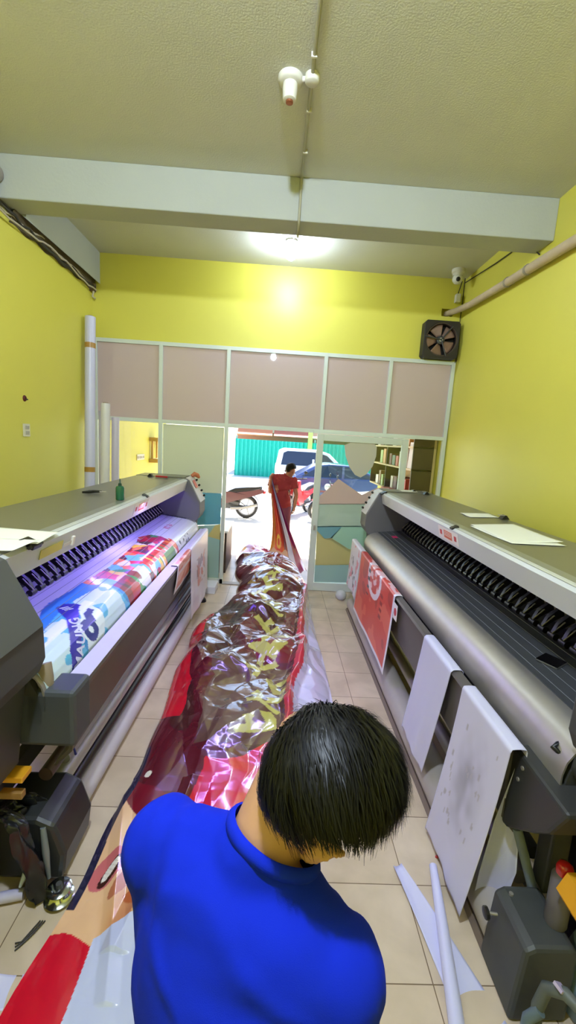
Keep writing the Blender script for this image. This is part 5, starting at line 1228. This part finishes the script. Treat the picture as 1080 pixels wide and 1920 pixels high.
    if len(loop) > 8:
        uu, vv, _ = frame_of(nd); ctr = sum((v.co for v in loop), Vector()) / len(loop); N = 40; rr = [[] for _ in range(N)]
        for v in loop:
            q = v.co - ctr; rr[int((math.atan2(q.dot(vv), q.dot(uu)) / (2 * PI) % 1) * N) % N].append(((q - nd * q.dot(nd)).length, q.dot(nd)))
        last = (.07 * k, 0); ring_ = []
        for i in range(N):
            if rr[i]: last = (sum(a for a, b in rr[i]) / len(rr[i]), sum(b for a, b in rr[i]) / len(rr[i]))
            ring_.append(last)
        ring_ = [tuple(sum(ring_[(i + d) % N][c] for d in (-2, -1, 0, 1, 2)) / 5 for c in (0, 1)) for i in range(N)]
        vs = []
        for i in range(N):
            a = 2 * PI * (i + .5) / N; rdir = uu * math.cos(a) + vv * math.sin(a); r_, h_ = ring_[i]
            for dr, dh in ((.004, -.004), (.0055, .004), (.001, .012), (-.004, .013), (-.003, .0), (0, -.006)): vs.append(ctr + rdir * (r_ + dr * k) + nd * (h_ + dh * k))
        MB().add(vs, [(i * 6 + j, i * 6 + (j + 1) % 6, ((i + 1) % N) * 6 + (j + 1) % 6, ((i + 1) % N) * 6 + j) for i in range(N) for j in range(6)]).obj('collar', cloth, sh, smooth=60)
    bm.free(); sh.modifiers.new('solid', 'SOLIDIFY').thickness = .0025
    # trousers and shoes
    mb = MB(); mb.ell(pe - Vector((0, 0, .01)), (.168 * k, .122 * k, .115 * k), basis(S, D), 20, 14)
    for a in 'lr': cap(mb, V[a + 'h'], V[a + 'k'], .092 * k, .070 * k, 20); cap(mb, V[a + 'k'], V[a + 'a'] + Vector((0, 0, .01)), .070 * k, .056 * k, 20)
    tr = blend('trousers', mb, vox * 1.3, 4, pants, root)
    for a in 'lr': cut(tr.data, V[a + 'a'] + Vector((0, 0, .015)), (0, 0, -1), V[a + 'a'] - Vector((0, 0, .04)), .12 * k)
    for a in 'lr':
        mb = MB(); M = basis(D.cross(Vector((0, 0, 1))), D); f0 = V[a + 'a'] - Vector((0, 0, V[a + 'a'].z))
        mb.ell(f0 + D * .09 * k + Vector((0, 0, .035)), (.05 * k, .10 * k, .04 * k), M, 18, 10); mb.ell(f0 - D * .02 * k + Vector((0, 0, .05)), (.045 * k, .07 * k, .055 * k), M, 18, 10); mb.box(f0 + D * .05 * k + Vector((0, 0, .012)), (.09 * k, .27 * k, .022), (0, 0, math.atan2(-D.x, D.y)))
        blend('shoe', mb, .008, 3, shoes, root)
    hair('hair', root, headc, R, F, U, strands, hairseed, k, L0=L0)
    for s in (-1, 1):
        c = Vector(headc) + (Vector(R) * .031 * s + Vector(F) * .083 + Vector(U) * .004) * k
        e_ = MB().ell(c, (.0125 * k,) * 3, None, 14, 10).obj('eye', mat('eye_white', (228, 224, 220), rough=.2), root, smooth=180)
        MB().ell(c + Vector(F) * .0075 * k, (.0065 * k,) * 3, None, 10, 8).obj('iris', mat('iris_brown', (44, 28, 20), rough=.15), e_, smooth=180)
        MB().path([Vector(headc) + (Vector(R) * (.016 + .011 * i) * s + Vector(F) * (.098 - .004 * i * i) + Vector(U) * (.026 + .003 * i - .0012 * i * i)) * k for i in range(4)], [.002 * k, .0035 * k, .003 * k, .0012 * k], 6).obj('eyebrow', hair_m, root, smooth=60)
    return root
def orth(R, U):
    R = Vector(R).normalized(); U = Vector(U); U = (U - R * R.dot(U)).normalized(); return R, U.cross(R), U
blue_m = mat('blue_shirt', (2, 34, 190), rough=.85, sheen=.0, bump=.12, bump_scale=900, spec=.2)
HR, HF, HU = orth((.25, -.83, -.50), (.75, -.02, .66))
hc = (.085, .583, 1.481)
J1 = dict(neck=(.005, .545, 1.385), chest=(-.015, .50, 1.23), waist=(-.03, .42, 1.06), pelvis=(-.04, .36, .92),
          ls=(-.150, .618, 1.315), rs=(.112, .465, 1.29), le=(-.19, .82, 1.08), lw=(.03, .93, .99), re=(.145, .55, 1.04), rw=(.09, .74, .96),
          lhd=(.5, .2, -.2), lhn=(.1, -.2, -1), rhd=(-.4, .5, 0), rhn=(-.3, -.2, -1),
          lh=(-.12, .40, .88), rh=(.04, .32, .88), lk=(-.12, .46, .48), rk=(.09, .36, .48), la=(-.15, .43, .09), ra=(.10, .30, .09))
pf = person('person in a bright blue t-shirt seen from behind, head bent over the banner', (-.02, .4, 0), J1, (.49, .87, 0), hc, HR, HF, HU, skin_m, blue_m,
            mat('dark_trousers', (42, 44, 54), rough=.8), mat('dark_shoe', (36, 34, 34), rough=.5), .0065, 1.0, 19000, .0035, .05)
# the man in the doorway holding the far end of the banner
GR, GF, GU = orth((.75, -.62, -.1), (.30, .08, .95))
J2 = dict(neck=(.175, 7.44, 1.40), chest=(.10, 7.44, 1.26), waist=(.10, 7.46, 1.06), pelvis=(.12, 7.48, .90),
          ls=(-.06, 7.50, 1.36), rs=(.30, 7.40, 1.34), le=(-.10, 7.34, 1.13), lw=(-.10, 7.24, 1.34), re=(.36, 7.36, 1.10), rw=(.34, 7.26, .90),
          lhd=(0, -.2, .4), lhn=(.6, -.2, .2), rhd=(0, -.1, -.5), rhn=(-.6, 0, .1),
          lh=(.04, 7.49, .86), rh=(.20, 7.46, .86), lk=(.05, 7.46, .47), rk=(.22, 7.42, .47), la=(.04, 7.52, .09), ra=(.23, 7.48, .09))
person('person in a dark red shirt standing in the doorway holding up the banner end', (.12, 7.48, 0), J2, (.55, -.45, 0), (.235, 7.42, 1.515), GR, GF, GU, mat('skin_shade', (168, 112, 88), rough=.5),
       mat('maroon_shirt', (142, 40, 48), rough=.8), mat('plum_trousers', (120, 60, 84), rough=.8), mat('dark_shoe', (36, 34, 34)), .010, .97, 1500, .003, .03, 5)
cam = bpy.data.cameras.new('camera'); co = bpy.data.objects.new('camera', cam); C.objects.link(co)
f, pi_, ya, ro = 794.5, .16354, .03184, .06144
cam.sensor_fit = 'VERTICAL'; cam.sensor_height = 36; cam.lens = f / 1920 * 36; cam.clip_start = .02; cam.clip_end = 200
fw = Vector((math.sin(ya) * math.cos(pi_), math.cos(ya) * math.cos(pi_), -math.sin(pi_)))
rt = Vector((math.cos(ya), -math.sin(ya), 0)); up = rt.cross(fw)
r2 = rt * math.cos(ro) + up * math.sin(ro); u2 = up * math.cos(ro) - rt * math.sin(ro)
M = Matrix((r2, u2, -fw)).transposed().to_4x4(); M.translation = Vector((0, 0, 2.0))
co.matrix_world = M; SC.camera = co
w = bpy.data.worlds.new('world'); SC.world = w; w.use_nodes = True; nt = w.node_tree
sky = nt.nodes.new('ShaderNodeTexSky'); sky.sky_type = 'NISHITA'; sky.sun_disc = False; sky.sun_elevation = math.radians(55); sky.sun_rotation = math.radians(20)
nt.links.new(sky.outputs[0], nt.nodes['Background'].inputs[0]); nt.nodes['Background'].inputs[1].default_value = .5
def light(name, typ, loc, energy, color, size=.1, size_y=None, target=None):
    l = bpy.data.lights.new(name, typ); l.energy = energy; l.color = color
    if typ == 'AREA':
        l.size = size
        if size_y: l.shape = 'RECTANGLE'; l.size_y = size_y
    elif typ == 'POINT': l.shadow_soft_size = size
    o = bpy.data.objects.new(name, l); C.objects.link(o); o.location = loc
    if target is not None:
        d = Vector(target) - Vector(loc); o.rotation_euler = d.to_track_quat('-Z', 'Y').to_euler()
    return o
sun = light('sun', 'SUN', (0, 12, 9), 20.0, (1, .97, .92), target=(-.6, 6.2, 0)); sun.data.angle = math.radians(.6)
light('led_light', 'AREA', (ml(1.32), 3.3, 1.425), 26, (.36, .28, 1.0), .05, 3.1, (ml(1.18), 3.3, .9))
SC.view_settings.view_transform = 'Standard'; SC.view_settings.look = 'None'; SC.view_settings.exposure = 0.25; SC.view_settings.gamma = 1
SC.view_settings.use_curve_mapping = False
SC.cycles.max_bounces = 8; SC.cycles.transparent_max_bounces = 16; SC.cycles.sample_clamp_indirect = 6; SC.cycles.use_denoising = True
